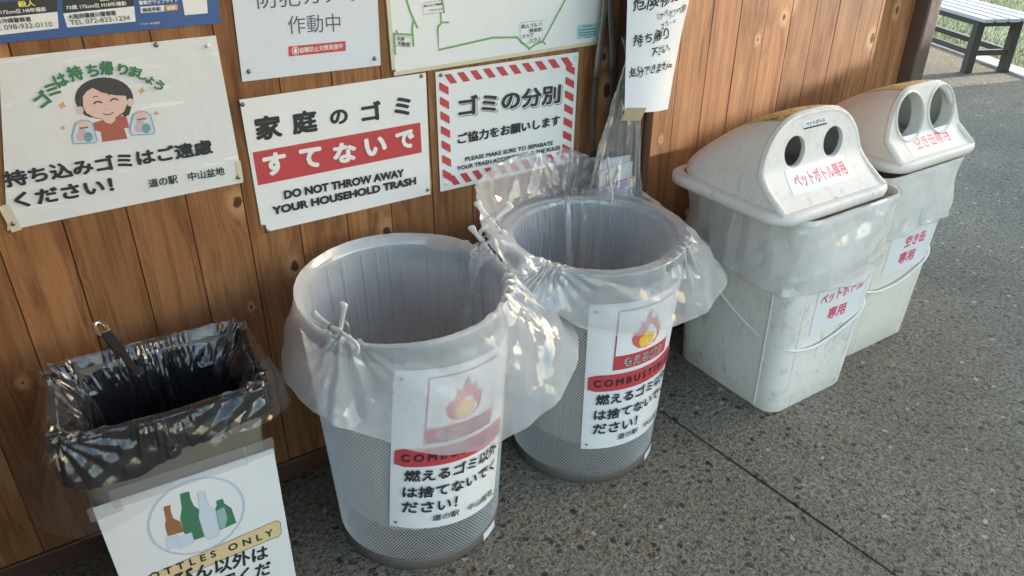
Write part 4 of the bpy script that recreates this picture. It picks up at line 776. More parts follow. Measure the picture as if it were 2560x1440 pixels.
    for st in range(steps):
        V *= .93; Xn = X+V*dt+G*dt*dt*inv[..., None]; Xn = np.where(inv[..., None] > 0, Xn, X); X0 = X; X = Xn
        for it in range(its):
            for I in (ev, od):
                J = (I+1) % nu; A = X[:, I]; B = X[:, J]; proj(A, B, inv[:, I], inv[:, J], du, 1.); X[:, I] = A; X[:, J] = B
            for o in (0, 1):
                n2 = (nv-o)//2*2; A = X[o:o+n2:2]; B = X[o+1:o+n2:2]; proj(A, B, inv[o:o+n2:2], inv[o+1:o+n2:2], dv[o:o+n2:2][:len(A)], 1.)
            for o in (0, 1):
                n2 = (nv-o)//2*2; A = X[o:o+n2:2]; W0 = inv[o:o+n2:2]; LL = np.sqrt(du*du+dv[o:o+n2:2][:len(A)]**2)
                B = np.roll(X[o+1:o+n2:2], -1, 1); proj(A, B, W0, np.roll(inv[o+1:o+n2:2], -1, 1), LL, .5); X[o+1:o+n2:2] = np.roll(B, 1, 1)
                B = np.roll(X[o+1:o+n2:2], 1, 1); proj(A, B, W0, np.roll(inv[o+1:o+n2:2], 1, 1), LL, .5); X[o+1:o+n2:2] = np.roll(B, -1, 1)
            if bend and it % 2 == 0:
                B = np.roll(X, -4, 1); d = B-X; n = np.sqrt((d*d).sum(-1))+1e-9; q = (bj*np.minimum(0, n-3.4*du)/n*.5)[..., None]*d*inv[..., None]; X = X+q-np.roll(q, 4, 1)
                for o in range(4):
                    A = X[o:nv-2:4]; B = X[o+2:nv:4][:len(A)]; A = A[:len(B)]; L2 = (dv[o:nv-2:4][:len(B)]*2); d = B-A; n = np.sqrt((d*d).sum(-1))+1e-9; q = (bend*np.minimum(0, n-L2*.93)/n*.5)[..., None]*d
                    A += q*inv[o:nv-2:4][:len(B)][..., None]; B -= q*inv[o+2:nv:4][:len(B)][..., None]
            rr = np.hypot(X[..., 0], X[..., 1])+1e-9; an = np.arctan2(X[..., 1], X[..., 0]); lim = rfun(an)*taper(np.minimum(X[..., 2], rim_z))
            tgt = np.where(side < 0, np.minimum(rr, lim-clear_in), np.where((side > 0) & (X[..., 2] < rim_z+.004), np.maximum(rr, lim+clear_out), rr)); k = np.where(inv > 0, tgt/rr, 1.)
            X[..., 0] *= k; X[..., 1] *= k
            X[..., 2] = np.where(side < 0, np.maximum(X[..., 2], floor_z), X[..., 2])
            if wallc is not None: X[..., 1] = np.where(inv > 0, np.minimum(X[..., 1], wallc-.004), X[..., 1])
        V = (X-X0)/dt
    return X
def upsample(X, k):
    """Catmull-Rom refinement of a sheet, periodic around, open along"""
    def cr(P0, P1, P2, P3, t): return .5*(2*P1+(P2-P0)*t+(2*P0-5*P1+4*P2-P3)*t*t+(3*P1-P0-3*P2+P3)*t**3)
    Y = np.stack([cr(np.roll(X, 1, 1), X, np.roll(X, -1, 1), np.roll(X, -2, 1), i/k) for i in range(k)], 2).reshape(X.shape[0], -1, 3)
    P = np.concatenate([Y[:1], Y, Y[-1:]]); o = [cr(P[:-3], P[1:-2], P[2:-1], P[3:], i/k) for i in range(k)]
    return np.concatenate([np.stack(o, 1).reshape(-1, Y.shape[1], 3), Y[-1:]])
def crumple(X, seed, amp, center_rim, gath, rim_z, n=18, lo=3.5, hi=20.):
    """sharp straight fold lines left in the film from being packed and pulled about, and pleats running down from each clip"""
    rg_ = np.random.RandomState(seed+100); N_ = np.cross(np.roll(X, -1, 1)-np.roll(X, 1, 1), np.gradient(X, axis=0)); N_ /= np.linalg.norm(N_, axis=-1, keepdims=True)+1e-9
    h = np.zeros(X.shape[:2])
    for k in range(n):
        d = rg_.randn(3)*np.array([1, 1, .6]); d /= np.linalg.norm(d); f = rg_.uniform(lo, hi); ph = rg_.uniform(0, 1)
        q = X @ d*f+ph; tri = np.abs((q % 1)-.5)*2-.5
        m_ = X @ rg_.randn(3)*rg_.uniform(5, 11)+rg_.uniform(0, 6.28); mask = np.clip(np.sin(m_)*2.4-.8, 0, 1)
        h += tri*mask*(14./f)
    an = np.degrees(np.arctan2(X[..., 1], X[..., 0])); rr = np.hypot(X[..., 0], X[..., 1])
    for (ga, A, w_) in gath:
        if A < .8: continue
        ds = np.radians((an-ga+180) % 360-180)*rr; dz = np.abs(rim_z-X[..., 2])+.02; q = np.arctan2(ds, dz)*4.2+rg_.uniform(0, 1)
        h += (np.abs((q % 1)-.5)*2-.5)*np.exp(-np.hypot(ds, dz-.02)/.09)*np.minimum(1, np.hypot(ds, dz)/.05)*1.6
    return X+N_*(h*amp)[..., None]
def bag(loc, rz, label, mat, group, seal=True, sharp=8, crease=.0035, lo=3.5, hi=20., **kw):
    t = thing('bin_bag', loc, label, 'bin bag', group, rz)
    X = film_sheet(loc, **kw); jr_ = kw.get('nin', 20); nv, nu = X.shape[:2]
    X = upsample(X, 3); nv, nu = X.shape[:2]; jr_ *= 3
    Xc = crumple(X, kw.get('seed', 1), crease, 0, kw['gathers'], kw['rim_z'], lo=lo, hi=hi); wt = np.minimum(1, np.abs(np.arange(nv)-jr_)/10.)[:, None, None]; wt[:jr_] *= .7; wt[jr_] = .25; X = X+(Xc-X)*wt
    mb = MB(); mb.grid([[tuple(X[j, i]) for i in range(nu)] for j in range(nv)], closed=True)
    if seal:
        b = len(mb.v); cc = X[0].mean(0); mid = [tuple(cc*.5+X[0, i]*.5) for i in range(nu)]; mb.v += mid; mb.v.append(tuple(cc))
        for i in range(nu):
            j = (i+1) % nu; mb.f += [(j, i, b+i, b+j), (b+j, b+i, b+nu)]; mb.m += [0, 0]; mb.sm += [True, True]
    o = mb.build('film', mat, t, local=True)
    o.data.set_sharp_from_angle(angle=R(sharp))
    return t
vr = np.vectorize
def circ_v(a): return np.full_like(a, BR1)
def rr_v(hx, hy, rad): return lambda a: np.array([rr_r(x, hx, hy, rad) for x in np.ravel(a)]).reshape(np.shape(a))
_rrt = {}
def rr_fast(hx, hy, rad):
    tt = np.linspace(-np.pi, np.pi, 1441); v = np.array([rr_r(x, hx, hy, rad) for x in tt]); return lambda a: np.interp(np.mod(a+np.pi, 2*np.pi)-np.pi, tt, v)
cone_t = lambda z: (BR0+(BR1-BR0)*np.clip(z/BH, 0, 1))/BR1
bag((.596, -.285, 0), 0, 'milky translucent bag lining the front mesh bin and drooping over its sign', W['film'], 'bags over the mesh bins', crease=.0030,
    rfun=circ_v, taper=cone_t, rim_z=.645, floor_z=.06, depth=.52, seed=3, wall_y=-.005, excess=.035, steps=130, clear_in=.011, puff=.6,
    hem={0: .17, 340: .205, 322: .215, 305: .25, 285: .265, 262: .285, 245: .24, 228: .185, 210: .145, 194: .135, 184: .15, 172: .10, 150: .09, 90: .08, 40: .13}, flare={0: .9, 330: 1.3, 300: .7, 270: .15, 230: .15, 195: .5, 180: .5, 120: .1, 60: .2},
    lift={0: .004, 45: .016, 90: .020, 135: .018, 180: .008, 230: .002, 270: .004, 310: .010}, gathers=((214, 1.3, 7), (12, 2.6, 8), (330, .5, 18)), bend=.05)
bag((1.112, -.278, 0), 0, 'milky translucent bag standing up at the back of the second mesh bin', W['film_mid'], 'bags over the mesh bins', crease=.0036,
    rfun=circ_v, taper=cone_t, rim_z=.645, floor_z=.06, depth=.54, seed=8, wall_y=-.004, excess=.06, puff=.1, clear_in=.028,
    hem={0: .16, 335: .175, 310: .165, 285: .145, 255: .145, 236: .13, 220: .09, 206: .09, 190: .115, 165: .12, 140: .115, 110: .11, 80: .11, 55: .12, 30: .13}, flare={0: 1.3, 330: 1.3, 300: .5, 260: .15, 215: .3, 190: .8, 165: .6, 130: .3, 80: .3, 40: .9},
    lift={0: .006, 90: .006, 180: .006, 270: .003}, bend=.08, gathers=((70, 1.0, 8), (208, .9, 7), (300, .5, 14)), upright={0: .1, 25: .4, 55: .75, 80: .95, 110: 1, 180: 1, 198: .85, 214: .2, 228: 0, 270: 0, 335: 0})
# ---------------------------------------------------------------- grey beige box bin for bottles
YB = -.067; CB = (.088, -.25); HX, HY, RZ = .163, .108, .57
def box_r(th): return rr_r(th, HX, HY, .030)
t = thing('bottle_bin', (*CB, 0), 'grey beige rectangular bin with a bottle picture sign and black liner', 'trash bin', rz=YB)
def bscale(z): return .86+.14*z/RZ
nb = 96; mb = MB()
def brow(z, k=1., e=0.): return [((box_r(2*math.pi*i/nb)*k+e)*math.cos(2*math.pi*i/nb), (box_r(2*math.pi*i/nb)*k+e)*math.sin(2*math.pi*i/nb), z) for i in range(nb)]
mb.grid([brow(0, .85), brow(.006, .86)]+[brow(z, bscale(z)) for z in (.1, .3, .5, .522)]+[brow(.528, bscale(.52), .012), brow(.566, 1, .014), brow(.571, 1, .012), brow(.571, 1, .008), brow(.53, bscale(.52), .004), brow(.1, .86, -.003)], closed=True)
mb.poly(brow(.1, .86, -.003)); mb.build('body', W['beige'], t, local=True)
fy = lambda z: -HY*bscale(z)-.005
d = PRINT['bottles']; q = [(-.1564, .4148), (.170, .4191), (.1677, .02), (-.150, .02)]
def to3b(p, L): return (p[0], fy(p[1])-.002-L, p[1])
mb = MB(); mb.poly([to3b(p, 0) for p in q]); mb.poly([to3b(p, -.0016) for p in q][::-1]); sg = mb.build('sign', W['paper'], t, local=True)
print_layer(sg, d, to3b, local=True)
mb = MB(); n_ = 8
for u0, u1, za, zb, lift in ((-.125, .118, .398, .444, .0035), (-.166, -.110, .384, .418, .0030), (.115, .172, .405, .446, .0031)):
    mb.poly([(u0, fy(za)-lift, za), (u1, fy(za)-lift, za+.004), (u1, fy(zb)-lift, zb+.004), (u0, fy(zb)-lift, zb)])
mb.build('tape', W['frosttape'], t, local=True)
box_t = lambda z: .86+.14*np.clip(z/RZ, 0, 1)
bag((*CB, 0), YB, 'black liner bag inside the grey beige bottle bin', W['sack'], 'bags on the bottle bin', crease=.0032,
    rfun=rr_fast(HX+.014, HY+.014, .04), taper=lambda z: np.where(z < .535, .845*(.86+.14*z/RZ), 1.), clear_in=.004, lo=9., hi=38., rim_z=.577, floor_z=.05, depth=.50, seed=21, puff=.4, steps=80,
    hem={0: .05, 320: .045, 270: .055, 240: .085, 200: .09, 180: .08, 90: .05}, flare={0: .1, 180: .2}, lift={0: .004, 180: .006}, gathers=((25, .6, 8), (150, .7, 9), (215, .6, 9), (335, .5, 8)), nu=220)
bag((*CB, 0), YB, 'clear plastic bag over the black liner of the bottle bin', W['clear'], 'bags on the bottle bin', crease=.0045,
    rfun=rr_fast(HX+.018, HY+.018, .044), taper=lambda z: np.where(z < .535, .80*(.86+.14*z/RZ), 1.), clear_in=.010, lo=9., hi=38., rim_z=.584, floor_z=.07, depth=.40, seed=33, puff=.25, steps=90,
    hem={0: .08, 340: .08, 318: .06, 300: .05, 285: .07, 270: .10, 250: .15, 225: .20, 200: .19, 180: .16, 140: .07, 90: .06, 40: .07}, flare={0: .5, 320: .5, 270: .1, 225: .5, 190: .8, 140: .1, 90: .1}, lift={0: .010, 90: .006, 180: .012, 270: .004}, gathers=((30, .6, 8), (150, .7, 9), (215, .8, 10), (325, .6, 9)), nu=220, clear_out=.014)
# ---------------------------------------------------------------- white lidded bins
def rrow(hx, hy, rad, z, n=96, cx=0, cy=0): return [(cx+rr_r(2*math.pi*i/n, hx, hy, rad)*math.cos(2*math.pi*i/n), cy+rr_r(2*math.pi*i/n, hx, hy, rad)*math.sin(2*math.pi*i/n), z) for i in range(n)]
def lid_bin(loc, label, body_mat, lid_mat, kind):
    t = thing('lidded_bin', loc, label, 'trash bin', 'white lidded bins')
    hx0, hy0, hx1, hy1, H = (.174, .200, .213, .220, .640) if kind == 'pet' else (.180, .180, .210, .200, .640)
    mb = MB(); f = lambda z: z/H
    rows = [rrow(hx0-.004, hy0-.004, .05, 0), rrow(hx0, hy0, .053, .006)]
    for z in (.1, .2, .3, .4, .5, .6, H): rows.append(rrow(hx0+(hx1-hx0)*f(z), hy0+(hy1-hy0)*f(z), .055, z))
    rows += [rrow(hx1-.005, hy1-.005, .05, H), rrow(hx0-.006, hy0-.006, .05, .05)]
    mb.grid(rows, closed=True); mb.poly(rrow(hx0-.006, hy0-.006, .05, .05)); mb.poly(rrow(hx0-.004, hy0-.004, .05, 0)[::-1]); mb.build('body', body_mat, t, local=True)
    for s in (-1, 1):                           # moulded ribs either side of the front corners
        for (ox, oy) in ((s, 0), (0, s)):
            pass
    hxz = lambda z: hx0+(hx1-hx0)*z/H; hyz = lambda z: hy0+(hy1-hy0)*z/H
    for s in (-1, 1):
        mb = MB(); mb.grid([[(s*(hxz(z)-.062)+dx, -hyz(z)-e, z) for dx, e in ((-.005, -.001), (-.003, .002), (.003, .002), (.005, -.001))] for z in (.012, .3, .62)]); mb.build('rib', body_mat, t, local=True)
        mb = MB(); mb.grid([[(s*(hxz(z)+e), -hyz(z)+.064+dx, z) for dx, e in ((-.005, -.001), (-.003, .002), (.003, .002), (.005, -.001))] for z in (.012, .3, .62)]); mb.build('rib', body_mat, t, local=True)
    return t, hxz, hyz
def lid(parent, off, rz, mat, kind):
    """domed lid: arched front with two round holes, falling away to the back"""
    z0 = .672; q = Matrix.Rotation(rz, 3, 'Z')
    def X(p): v = q @ Vector(p); return (v.x+off[0], v.y+off[1], v.z+off[2])
    hw = .207 if kind == 'pet' else .192; yfr, ybk = (-.122, .185) if kind == 'pet' else (-.150, .18)
    Hf = .212 if kind == 'pet' else .190
    mb = MB()
    fc = -.008; fh = .210 if kind == 'pet' else .200
    rows = [rrow(hw+.018, fh-.006, .06, z0-.024, 96, 0, fc), rrow(hw+.025, fh-.001, .065, z0-.022, 96, 0, fc), rrow(hw+.028, fh+.002, .068, z0-.010, 96, 0, fc), rrow(hw+.027, fh+.001, .067, z0+.0, 96, 0, fc), rrow(hw+.021, fh-.004, .065, z0+.005, 96, 0, fc), rrow(hw-.004, fh-.02, .055, z0+.006, 96, 0, fc)]
    rows = [[X(p) for p in r] for r in rows]
    mb.grid(rows, closed=True); mb.poly([X(p) for p in rrow(hw+.018, fh-.006, .06, z0-.024, 96, 0, fc)][::-1])
    nA = 60
    def arch(h, k, w):                           # outline of a cross-section
        o = []
        for i in range(nA+1):
            a = math.pi*i/nA; c, s = math.cos(a), math.sin(a)
            if kind == 'pet': o.append((-math.copysign(abs(c)**.66, c)*w, (s**.86)*h))
            else:
                u = -math.copysign(abs(c)**.38, c); v = s**.42; o.append((u*(w*(1-.30*v**1.5)), v*h))
        return o
    lean = .035 if kind == 'pet' else .05; zone = .42 if kind == 'pet' else .30; sc_ = .085 if kind == 'pet' else .050
    def yf(zr): tt = zr/Hf; return yfr+lean*tt-sc_*max(0, 1-tt/zone)**1.7
    A0 = arch(Hf, 0, hw*.985)
    body = []
    NJ = 26
    for j in range(NJ+1):
        v = j/NJ; h = Hf*(1-v**1.75*.78); cr = max(0, (v-.80)/.20); w = hw*(1-.03*v**2)-.065*(1-math.sqrt(max(0, 1-cr*cr)))
        A = arch(h, 0, w); y_end = ybk-.0
        body.append([X((x, yf(z*Hf/h)*(1-v)+y_end*v-(.0 if j else 0), z0+z)) for x, z in A])
    mb.grid(body); mb.poly(body[-1][::-1])
    edge = [Vector((x*.972, yf(z)+.0085, z0+z-.0085*(z/Hf))) for x, z in A0]
    mb.tube([X(p) for p in edge], .011, 10)
    # front sheet with two holes
    hc, hz, hr, ring = ((.076, .118, .040, .012) if kind == 'pet' else (.079, .112, .066, .035))
    outline = [(x, z) for x, z in A0]
    for s in (-1, 1):
        half = [(x, z) for x, z in outline if s*x >= -1e-9]; bdry = half+[(0, 0)] if s < 0 else [(0, 0)]+half
        if s < 0: bdry = half+[(0, Hf), (0, 0)]
        else: bdry = [(0, 0), (0, Hf)]+half
        nt_ = 72; rings = [[] for _ in range(14)]
        for i in range(nt_):
            a = 2*math.pi*i/nt_; dx, dz = math.cos(a), math.sin(a); best = .4; P0 = (s*hc, hz)
            for (ax, az), (bx, bz) in zip(bdry, bdry[1:]+bdry[:1]):
                ex, ez = bx-ax, bz-az; den = dx*ez-dz*ex
                if abs(den) < 1e-12: continue
                tt = ((ax-P0[0])*ez-(az-P0[1])*ex)/den; uu = ((ax-P0[0])*dz-(az-P0[1])*dx)/den
                if tt > 0 and -1e-6 <= uu <= 1+1e-6: best = min(best, tt)
            for k2 in range(14):
                rr = hr+(best-hr)*k2/13; x, z = P0[0]+dx*rr, P0[1]+dz*rr; rings[k2].append(X((x, yf(max(z, 0)), z0+z)))
        mb.grid(rings, closed=True, flip=True)
        hole = []
        for dep, e in ((-.003 if kind != 'pet' else 0, -.003), (-.004 if kind != 'pet' else 0, .0), (.0, .001), (ring, .0)):
            pass
        for dep, rad in ([(0, hr), (.002, hr-.0005), (ring, hr-.001)] if kind == 'pet' else [(0, hr+.006), (-.006, hr+.004), (-.006, hr), (.004, hr-.001), (ring, hr-.002)]):
            hole.append([X((s*hc+rad*math.cos(2*math.pi*i/nt_), yf(hz+rad*math.sin(2*math.pi*i/nt_))+dep, z0+hz+rad*math.sin(2*math.pi*i/nt_))) for i in range(nt_)])
        mb.grid(hole, closed=True)
    L = mb.build('lid', mat, parent, local=True)
    # yellow label on the top
    mb = MB(); rws = []
    for j in range(9):
        v = .05+.42*j/8; h = Hf*(1-v**1.75*.78); A = arch(h, 0, hw); row = []
        for i in range(22, 39): x, z = A[i]; row.append(X((x, yf(z*Hf/h)*(1-v)+ybk*v, z0+z+.0012)))
        rws.append(row)
    mb.grid(rws); mb.build('top_label', W['yellow'], L, local=True)
    def front(p, lift): return X((p[0], yf(max(p[1], 0))-.0008-lift, z0+p[1]))
    return L, front
def sticker(parent, name, to3, q, items, mat, sub=8):
    (a, b, c, d) = [Vector(p) for p in q]; mb = MB()
    mb.grid([[to3(((a.lerp(b, i/sub)).lerp(d.lerp(c, i/sub), j/4))[:2], .0) for i in range(sub+1)] for j in range(5)]); s = mb.build(name, mat, parent, local=True)
    print_layer(s, dict(text=items), to3, local=True); return s
# PET bottle bin
t, hxz, hyz = lid_bin((1.803, -.318, 0), 'dirty white bin with a round topped lid and two small holes for bottles', W['pet'], W['petlid'], 'pet')
L, fr = lid(t, (-.085, -.002, 0), R(0), W['petlid'], 'pet')
sticker(L, 'sticker', fr, [(-.115, .078), (.115, .078), (.128, .028), (-.128, .028)][::-1], [('ペットボトル専用', (-.100, .037), (.104, .037), .029, 'pink', .03)], W['paper'])
sticker(L, 'sticker', fr, [(-.050, .168), (.046, .168), (.046, .190), (-.050, .190)], [('ペットボトル', (-.040, .175), (.036, .175), .012, 'ink', .02)], W['paper'])
mb = MB(); mb.grid([[fr((x, z), .0006) for x in (-.048, 0, .044)] for z in (.1685, .1725)]); mb.build('sticker_bar', INKS['ink'], L, local=True)
def frontp(p, lift): return (p[0], -hyz(p[1])-.0012-lift, p[1])
sticker(t, 'notice', frontp, [(-.085, .262), (.140, .255), (.138, .410), (-.088, .410)], [('ペットボトル', (-.070, .352), (.118, .358), .040, 'pink', .03), ('専用', (-.022, .292), (.060, .289), .042, 'pink', .03)], W['paper'])
# can bin
t2, hxz2, hyz2 = lid_bin((2.235, -.262, 0), 'cream white bin with a squarish lid and two large round holes for cans', W['can'], W['canlid'], 'can')
L2, fr2 = lid(t2, (.042, .0, 0), R(0), W['canlid'], 'can')
sticker(L2, 'sticker', fr2, [(-.110, .010), (.135, .010), (.135, .058), (-.110, .058)], [('空き缶専用', (-.072, .020), (.102, .020), .029, 'pink', .03)], W['paper'])
def frontc(p, lift): return (p[0], -hyz2(p[1])-.0012-lift, p[1])
sticker(t2, 'notice', frontc, [(-.085, .290), (.150, .285), (.150, .435), (-.085, .440)], [('空き缶', (-.005, .372), (.105, .372), .042, 'pink', .03), ('専用', (-.015, .315), (.070, .313), .042, 'pink', .03)], W['paper'])
# their bags, bunched under the lids
bag((1.803, -.318, 0), 0, 'whitish bag bunched under the lid of the dirty white bin', W['film_white'], 'bags under the lids', crease=.0034,
    rfun=rr_fast(.216, .222, .058), taper=lambda z: .87+.13*np.clip(z/.640, 0, 1), rim_z=.645, floor_z=.2, depth=.22, seed=41, bend=.2, puff=.4, steps=70, seal=False,
    hem={0: .20, 320: .25, 300: .27, 270: .27, 240: .25, 215: .26, 180: .24, 140: .19, 90: .17, 40: .18}, pin_hem={0: .13, 320: .165, 300: .19, 270: .19, 240: .175, 215: .185, 180: .17, 140: .13, 90: .12, 40: .12}, flare={0: .1}, lift={0: -.002, 180: -.002}, gathers=(), excess=.006, nu=240, nin=5, nout=28)
bag((2.235, -.262, 0), 0, 'whitish bag bunched under the lid of the cream white bin', W['film_white'], 'bags under the lids', crease=.0034,
    rfun=rr_fast(.213, .202, .058), taper=lambda z: .87+.13*np.clip(z/.640, 0, 1), rim_z=.645, floor_z=.2, depth=.22, seed=52, bend=.2, puff=.4, steps=70, seal=False,
    hem={0: .20, 320: .24, 270: .22, 225: .25, 180: .24, 90: .17}, pin_hem={0: .12, 320: .155, 270: .145, 225: .165, 180: .16, 90: .12}, flare={0: .1}, lift={0: -.002, 180: -.002}, gathers=(), excess=.006, nu=240, nin=5, nout=28)
# string tied round both
def spline(pts, n=8):
    P_ = [Vector(p) for p in pts]; o = []
    for i in range(len(P_)-1):
        p0, p1, p2, p3 = P_[max(i-1, 0)], P_[i], P_[i+1], P_[min(i+2, len(P_)-1)]
        for k in range(n):
            s = k/n; o.append(.5*((2*p1)+(p2-p0)*s+(2*p0-5*p1+4*p2-p3)*s*s+(3*p1-p0-3*p2+p3)*s**3))
    return o+[P_[-1]]
mb = MB(); mb.tube(spline([(1.605, -.10, .46), (1.604, -.22, .36), (1.612, -.34, .285), (1.618, -.45, .245), (1.645, -.515, .232), (1.70, -.532, .222), (1.77, -.533, .218), (1.86, -.533, .238), (1.945, -.530, .272), (1.995, -.50, .29), (2.03, -.455, .285), (2.08, -.462, .262), (2.16, -.462, .245), (2.28, -.462, .258), (2.40, -.45, .31), (2.425, -.38, .36), (2.43, -.2, .42)]), .0042, 7)
tag(mb.build('string', W['string']), 'white string slung round both white lidded bins', 'string')
# ---------------------------------------------------------------- clips
def clothespin(loc, rz, tilt, label, roll=0., scale=1.0):
    t = thing('clothespin', loc, label, 'clothespin', 'white clothespins on the bags')
    M = Matrix.Rotation(rz, 3, 'Z') @ Matrix.Rotation(tilt, 3, 'X') @ Matrix.Rotation(roll, 3, 'Y')
    for s in (-1, 1):
        pts = spline([(s*.036, 0, .044), (s*.029, 0, .034), (s*.013, 0, .016), (0, 0, .003), (-s*.012, 0, -.010), (-s*.023, 0, -.022), (-s*.025, 0, -.034), (-s*.015, 0, -.043)], 5)
        N = len(pts); rad = [(.0045, .0072, .0085, .0084, .0078, .0068, .0058, .0050, .0046)[i] if i < 9 else (.0044 if i < N-2 else .0036) for i in range(N)]
        mb = MB(); mb.tube([(M @ (Vector(p)+Vector((0, s*.0035, 0))))*scale+Vector(loc) for p in pts], [r*scale for r in rad], 12, flat=.42, upv=M @ Vector((0, 1, 0)))
        mb.build('arm', W['clip'], t)
    mb = MB()
    for s in (-1, 1):
        mb.tube([(M @ Vector((.0135*math.cos(a*.35), s*.0095, .004+.0135*math.sin(a*.35))))*scale+Vector(loc) for a in range(18)], .0014, 6, closed=True, caps=False)
    mb.build('spring', W['wire'], t)
clothespin((.402, -.410, .664), R(-62), 0, 'white clothespin on the left rim of the front mesh bin', R(-28), 1.15)
clothespin((.818, -.252, .668), R(-40), R(8), 'white clothespin pinching the front bag, just below another', R(10), 1.1)
clothespin((.848, -.235, .712), R(-38), R(-6), 'white clothespin clipped above another between the two mesh bins', R(4), 1.1)
clothespin((1.285, -.133, .690), R(65), 0, 'white clothespin seen edge on at the back of the second mesh bin', R(2), 1.2)
def bulldog(loc, rz, label):
    t = thing('metal_clip', loc, label, 'clip'); M = Matrix.Rotation(rz, 3, 'Z') @ Matrix.Rotation(R(-60), 3, 'X')
    X = lambda p: (M @ Vector(p))*1.0+Vector(loc)
    mb = MB(); loop = [(.011*math.cos(a*.2618), 0.0, .052+(.022 if 0 else .018)*math.sin(a*.2618)) for a in range(24)]
    mb.tube([X(p) for p in loop], .0052, 8, closed=True, caps=False)
    rows = [[X((x, .0035, z)) for x in (-.009, -.004, .004, .009)] for z in (.040, .02, .005)]; mb.grid(rows)
    mb.box(X((0, .001, .018)), (.018, .006, .05), mat=M); mb.build('handle', W['chrome'], t)
    mb = MB(); mb.box(X((0, -.007, .006)), (.020, .004, .062), mat=M); mb.box(X((0, -.0095, -.050)), (.014, .004, .062), mat=M)
    mb.tube([X((-.012, -.003, .012)), X((.012, -.003, .012))], .005, 8); bevel(mb.build('jaw', W['blackclip'], t), .0015)
    mb = MB(); mb.tube([X((-.0135, -.003, .012)), X((.0135, -.003, .012))], .0022, 8); mb.build('rivet', W['chrome'], t)
bulldog((.040, -.118, .592), R(18), 'chrome and black metal clip holding the liner at the back of the bottle bin')
# ---------------------------------------------------------------- tongs and clear bag hanging on the wall
t = thing('fire_tongs', (1.325, -.02, .72), 'long grey metal trash tongs hanging on the wall, rusty at the tips', 'tongs')
for pts in ([(1.318, -.024, 1.145), (1.312, -.026, 1.08), (1.30, -.028, .97), (1.292, -.030, .85), (1.300, -.031, .725)], [(1.328, -.026, 1.145), (1.338, -.028, 1.07), (1.350, -.030, .98), (1.358, -.032, .85), (1.362, -.033, .73)]):
    p = spline(pts, 4); k = int(len(p)*.55)
    mb = MB(); mb.tube(p[:k+1], .0105, 8, flat=.28, upv=Vector((0, 1, 0))); a = mb.build('leg', W['tongs'], t)
    mb = MB(); mb.tube(p[k:], .0115, 8, flat=.3, upv=Vector((0, 1, 0))); mb.build('grip', W['rust'], t)
mb = MB(); mb.tube([(1.318, -.024, 1.14), (1.322, -.024, 1.165), (1.328, -.025, 1.14)], .006, 8); mb.build('hinge', W['tongs'], t)
mb = MB(); mb.tube([(1.322, 0, 1.160), (1.322, -.035, 1.160), (1.322, -.037, 1.172)], .003, 6); mb.build('hook', W['pin'], t)
def hanging_bag():
    t = thing('hanging_bag', (1.37, -.09, .66), 'clear plastic bag holding leaflets hung from the timber post', 'bag')
    top = Vector((1.360, -.085, .985)); rows = []
    for j in range(26):
        f = j/25; row = []
        for i in range(90):
            a = 2*math.pi*i/90; g = ridge(Vector((math.cos(a)*3.5, math.sin(a)*3.5, f*.7)), 61)*.6+ridge(Vector((math.cos(a)*8, math.sin(a)*8, f*1.6)), 62)*.4
            wx, wy = .010+.078*f**.9, .008+.034*f**.8; sc2 = 1+.30*g*(1-f*.4)
            row.append((top.x-.030*f+wx*sc2*math.cos(a), top.y-.01*f+wy*sc2*math.sin(a), top.z-.365*f+.012*math.cos(a)*f))
        rows.append(row)
    fl = []
    for k_ in range(6, 0, -1):                    # frill above the knot
        row = []
        for i in range(90):
            a = 2*math.pi*i/90; g = ridge(Vector((math.cos(a)*5, math.sin(a)*5, k_*.2)), 66); f = k_/6; row.append((top.x+(.008+.022*f*(.6+.4*g))*math.cos(a)-.004*f, top.y+(.007+.012*f)*math.sin(a), top.z+.055*f+.012*f*g))
        fl.append(row)
    mb = MB(); mb.grid(fl+rows, closed=True); mb.poly(rows[-1][::-1]); mb.build('film', W['wisp'], t).data.set_sharp_from_angle(angle=R(9))
    t2 = thing('leaflet', (1.35, -.085, .665), 'white leaflet with red line and purple band inside the hanging clear bag', 'leaflet')
    mb = MB(); mb.box((1.336, -.092, .668), (.120, .002, .080), mat=Matrix.Rotation(R(-4), 3, 'Y')); mb.build('sheet', W['thin'], t2)
    d = dict(poly=[('purple', [(1.277, .634), (1.394, .642), (1.393, .660), (1.276, .652)]), ('stripered', [(1.276, .654), (1.393, .662), (1.393, .667), (1.276, .659)])])
    print_layer(t2, d, lambda p, L: (p[0], -.0932-L, p[1]))
    mb = MB(); mb.box((1.340, -.082, .680), (.115, .002, .100), mat=Matrix.Rotation(R(3), 3, 'Y')); mb.build('sheet', W['vinyl'], t2)
hanging_bag()
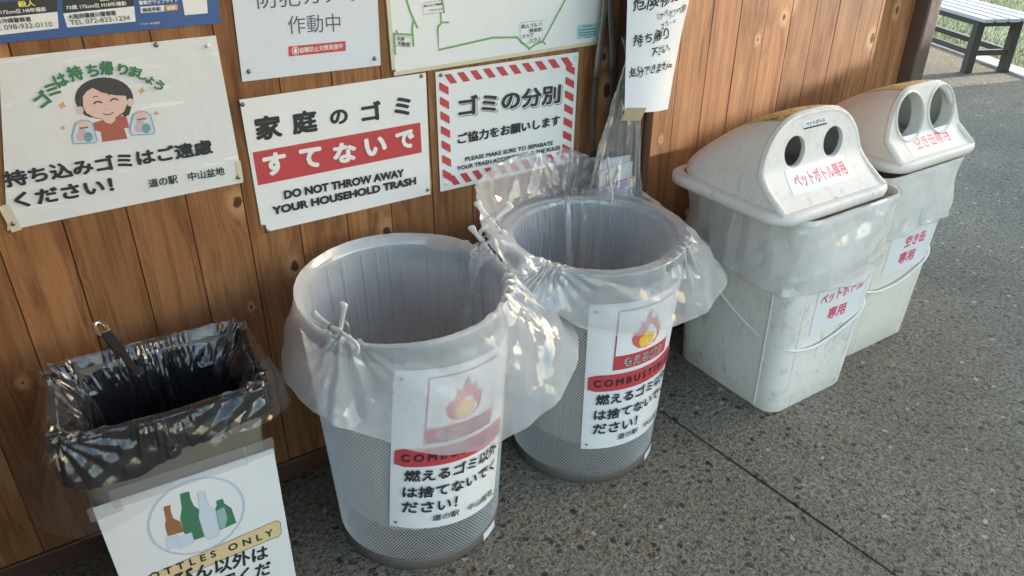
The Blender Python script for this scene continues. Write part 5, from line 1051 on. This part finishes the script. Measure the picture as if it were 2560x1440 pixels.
# handwritten notice taped to the post
t = thing('handwritten_notice', (1.40, -.12, .86), 'white paper with black handwriting taped to the brown post', 'notice')
A = [Vector((1.303, -.118, 1.205)), Vector((1.530, -.118, 1.205)), Vector((1.478, -.112, .851)), Vector((1.322, -.114, .868))]
def np_(u, v, L=0.):
    p = A[0].lerp(A[1], u).lerp(A[3].lerp(A[2], u), v); p.y += -.016*math.sin(math.pi*u)+.010*math.sin(3*v+1)*v-L; p.x += .006*math.sin(v*3.1)*(1-u); return tuple(p)
mb = MB(); mb.grid([[np_(i/14, j/20) for i in range(15)] for j in range(21)]); mb.build('sheet', W['thin'], t)
hw = []
for txt, u0, u1, v, h, wt in [('危険物は', .07, .80, .345, .105, .02), ('(ガスボンベ等)', .42, .97, .46, .06, .004), ('スプレー缶', .52, .78, .545, .045, .004), ('持ち帰り', .10, .68, .665, .085, .018), ('下さい。', .40, .76, .79, .07, .018), ('処分できません。', .06, .90, .955, .075, .016)]:
    hw.append((txt, (u0, -v*1.0), (u1, -v*1.0+.015), h, 'marker', wt))
print_layer(t, dict(text=[(a, (b[0], b[1]*.78+.02), (c[0], c[1]*.78+.02), d, e, f) for a, b, c, d, e, f in hw]), lambda p, L: np_(p[0]+.035*noise.noise(Vector((p[0]*9, p[1]*14, 2)))+.05*(p[1]*.3), -p[1]+.022*noise.noise(Vector((p[0]*11, p[1]*11, 7)))-.05*p[0]+.02, L+.0006))
mb = MB(); mb.grid([[np_(.03+.36*i/4-.10*(j/2), .965+.10*j/2, .002) for i in range(5)] for j in range(3)]); mb.build('tape', W['kraft'], t)
mb = MB(); mb.grid([[np_(.52+.26*i/4, .10+.075*j/2, .002) for i in range(5)] for j in range(3)]); mb.build('tape', W['kraft'], t)
# ---------------------------------------------------------------- notices on the boards
wall_sign('woman', 'trash_notice', 'scuffed white sign with a smiling woman holding two bags of rubbish', 'sign', W['paper_s'], tapes=((-.0645, .855, .018, .055, R(8)), (.3615, .862, .010, .045, R(-1))), pinmats={3: W['whitepin']})
wall_sign('household', 'trash_notice', 'white sign with a broad red band and torn lower left corner', 'sign', W['paper'], notch=[(.3985, .7105), (.3975, .728), (.3875, .729)])
wall_sign('separate', 'trash_notice', 'white sign bordered with slanted red stripes', 'sign', W['paper'], pinmats={1: W['whitepin'], 3: W['whitepin']})
wall_sign('banner', 'camera_notice', 'grey white vinyl banner with a small red label, above the red band sign', 'banner', W['vinyl'], th=.0012)
wall_sign('map', 'map_board', 'white map board with thin green roads', 'map', W['paper'], th=.004, frame=.009)
wall_sign('wanted', 'wanted_poster', 'blue police poster with white phone number boxes above the smiling woman sign', 'poster', W['blue'], th=.0008)
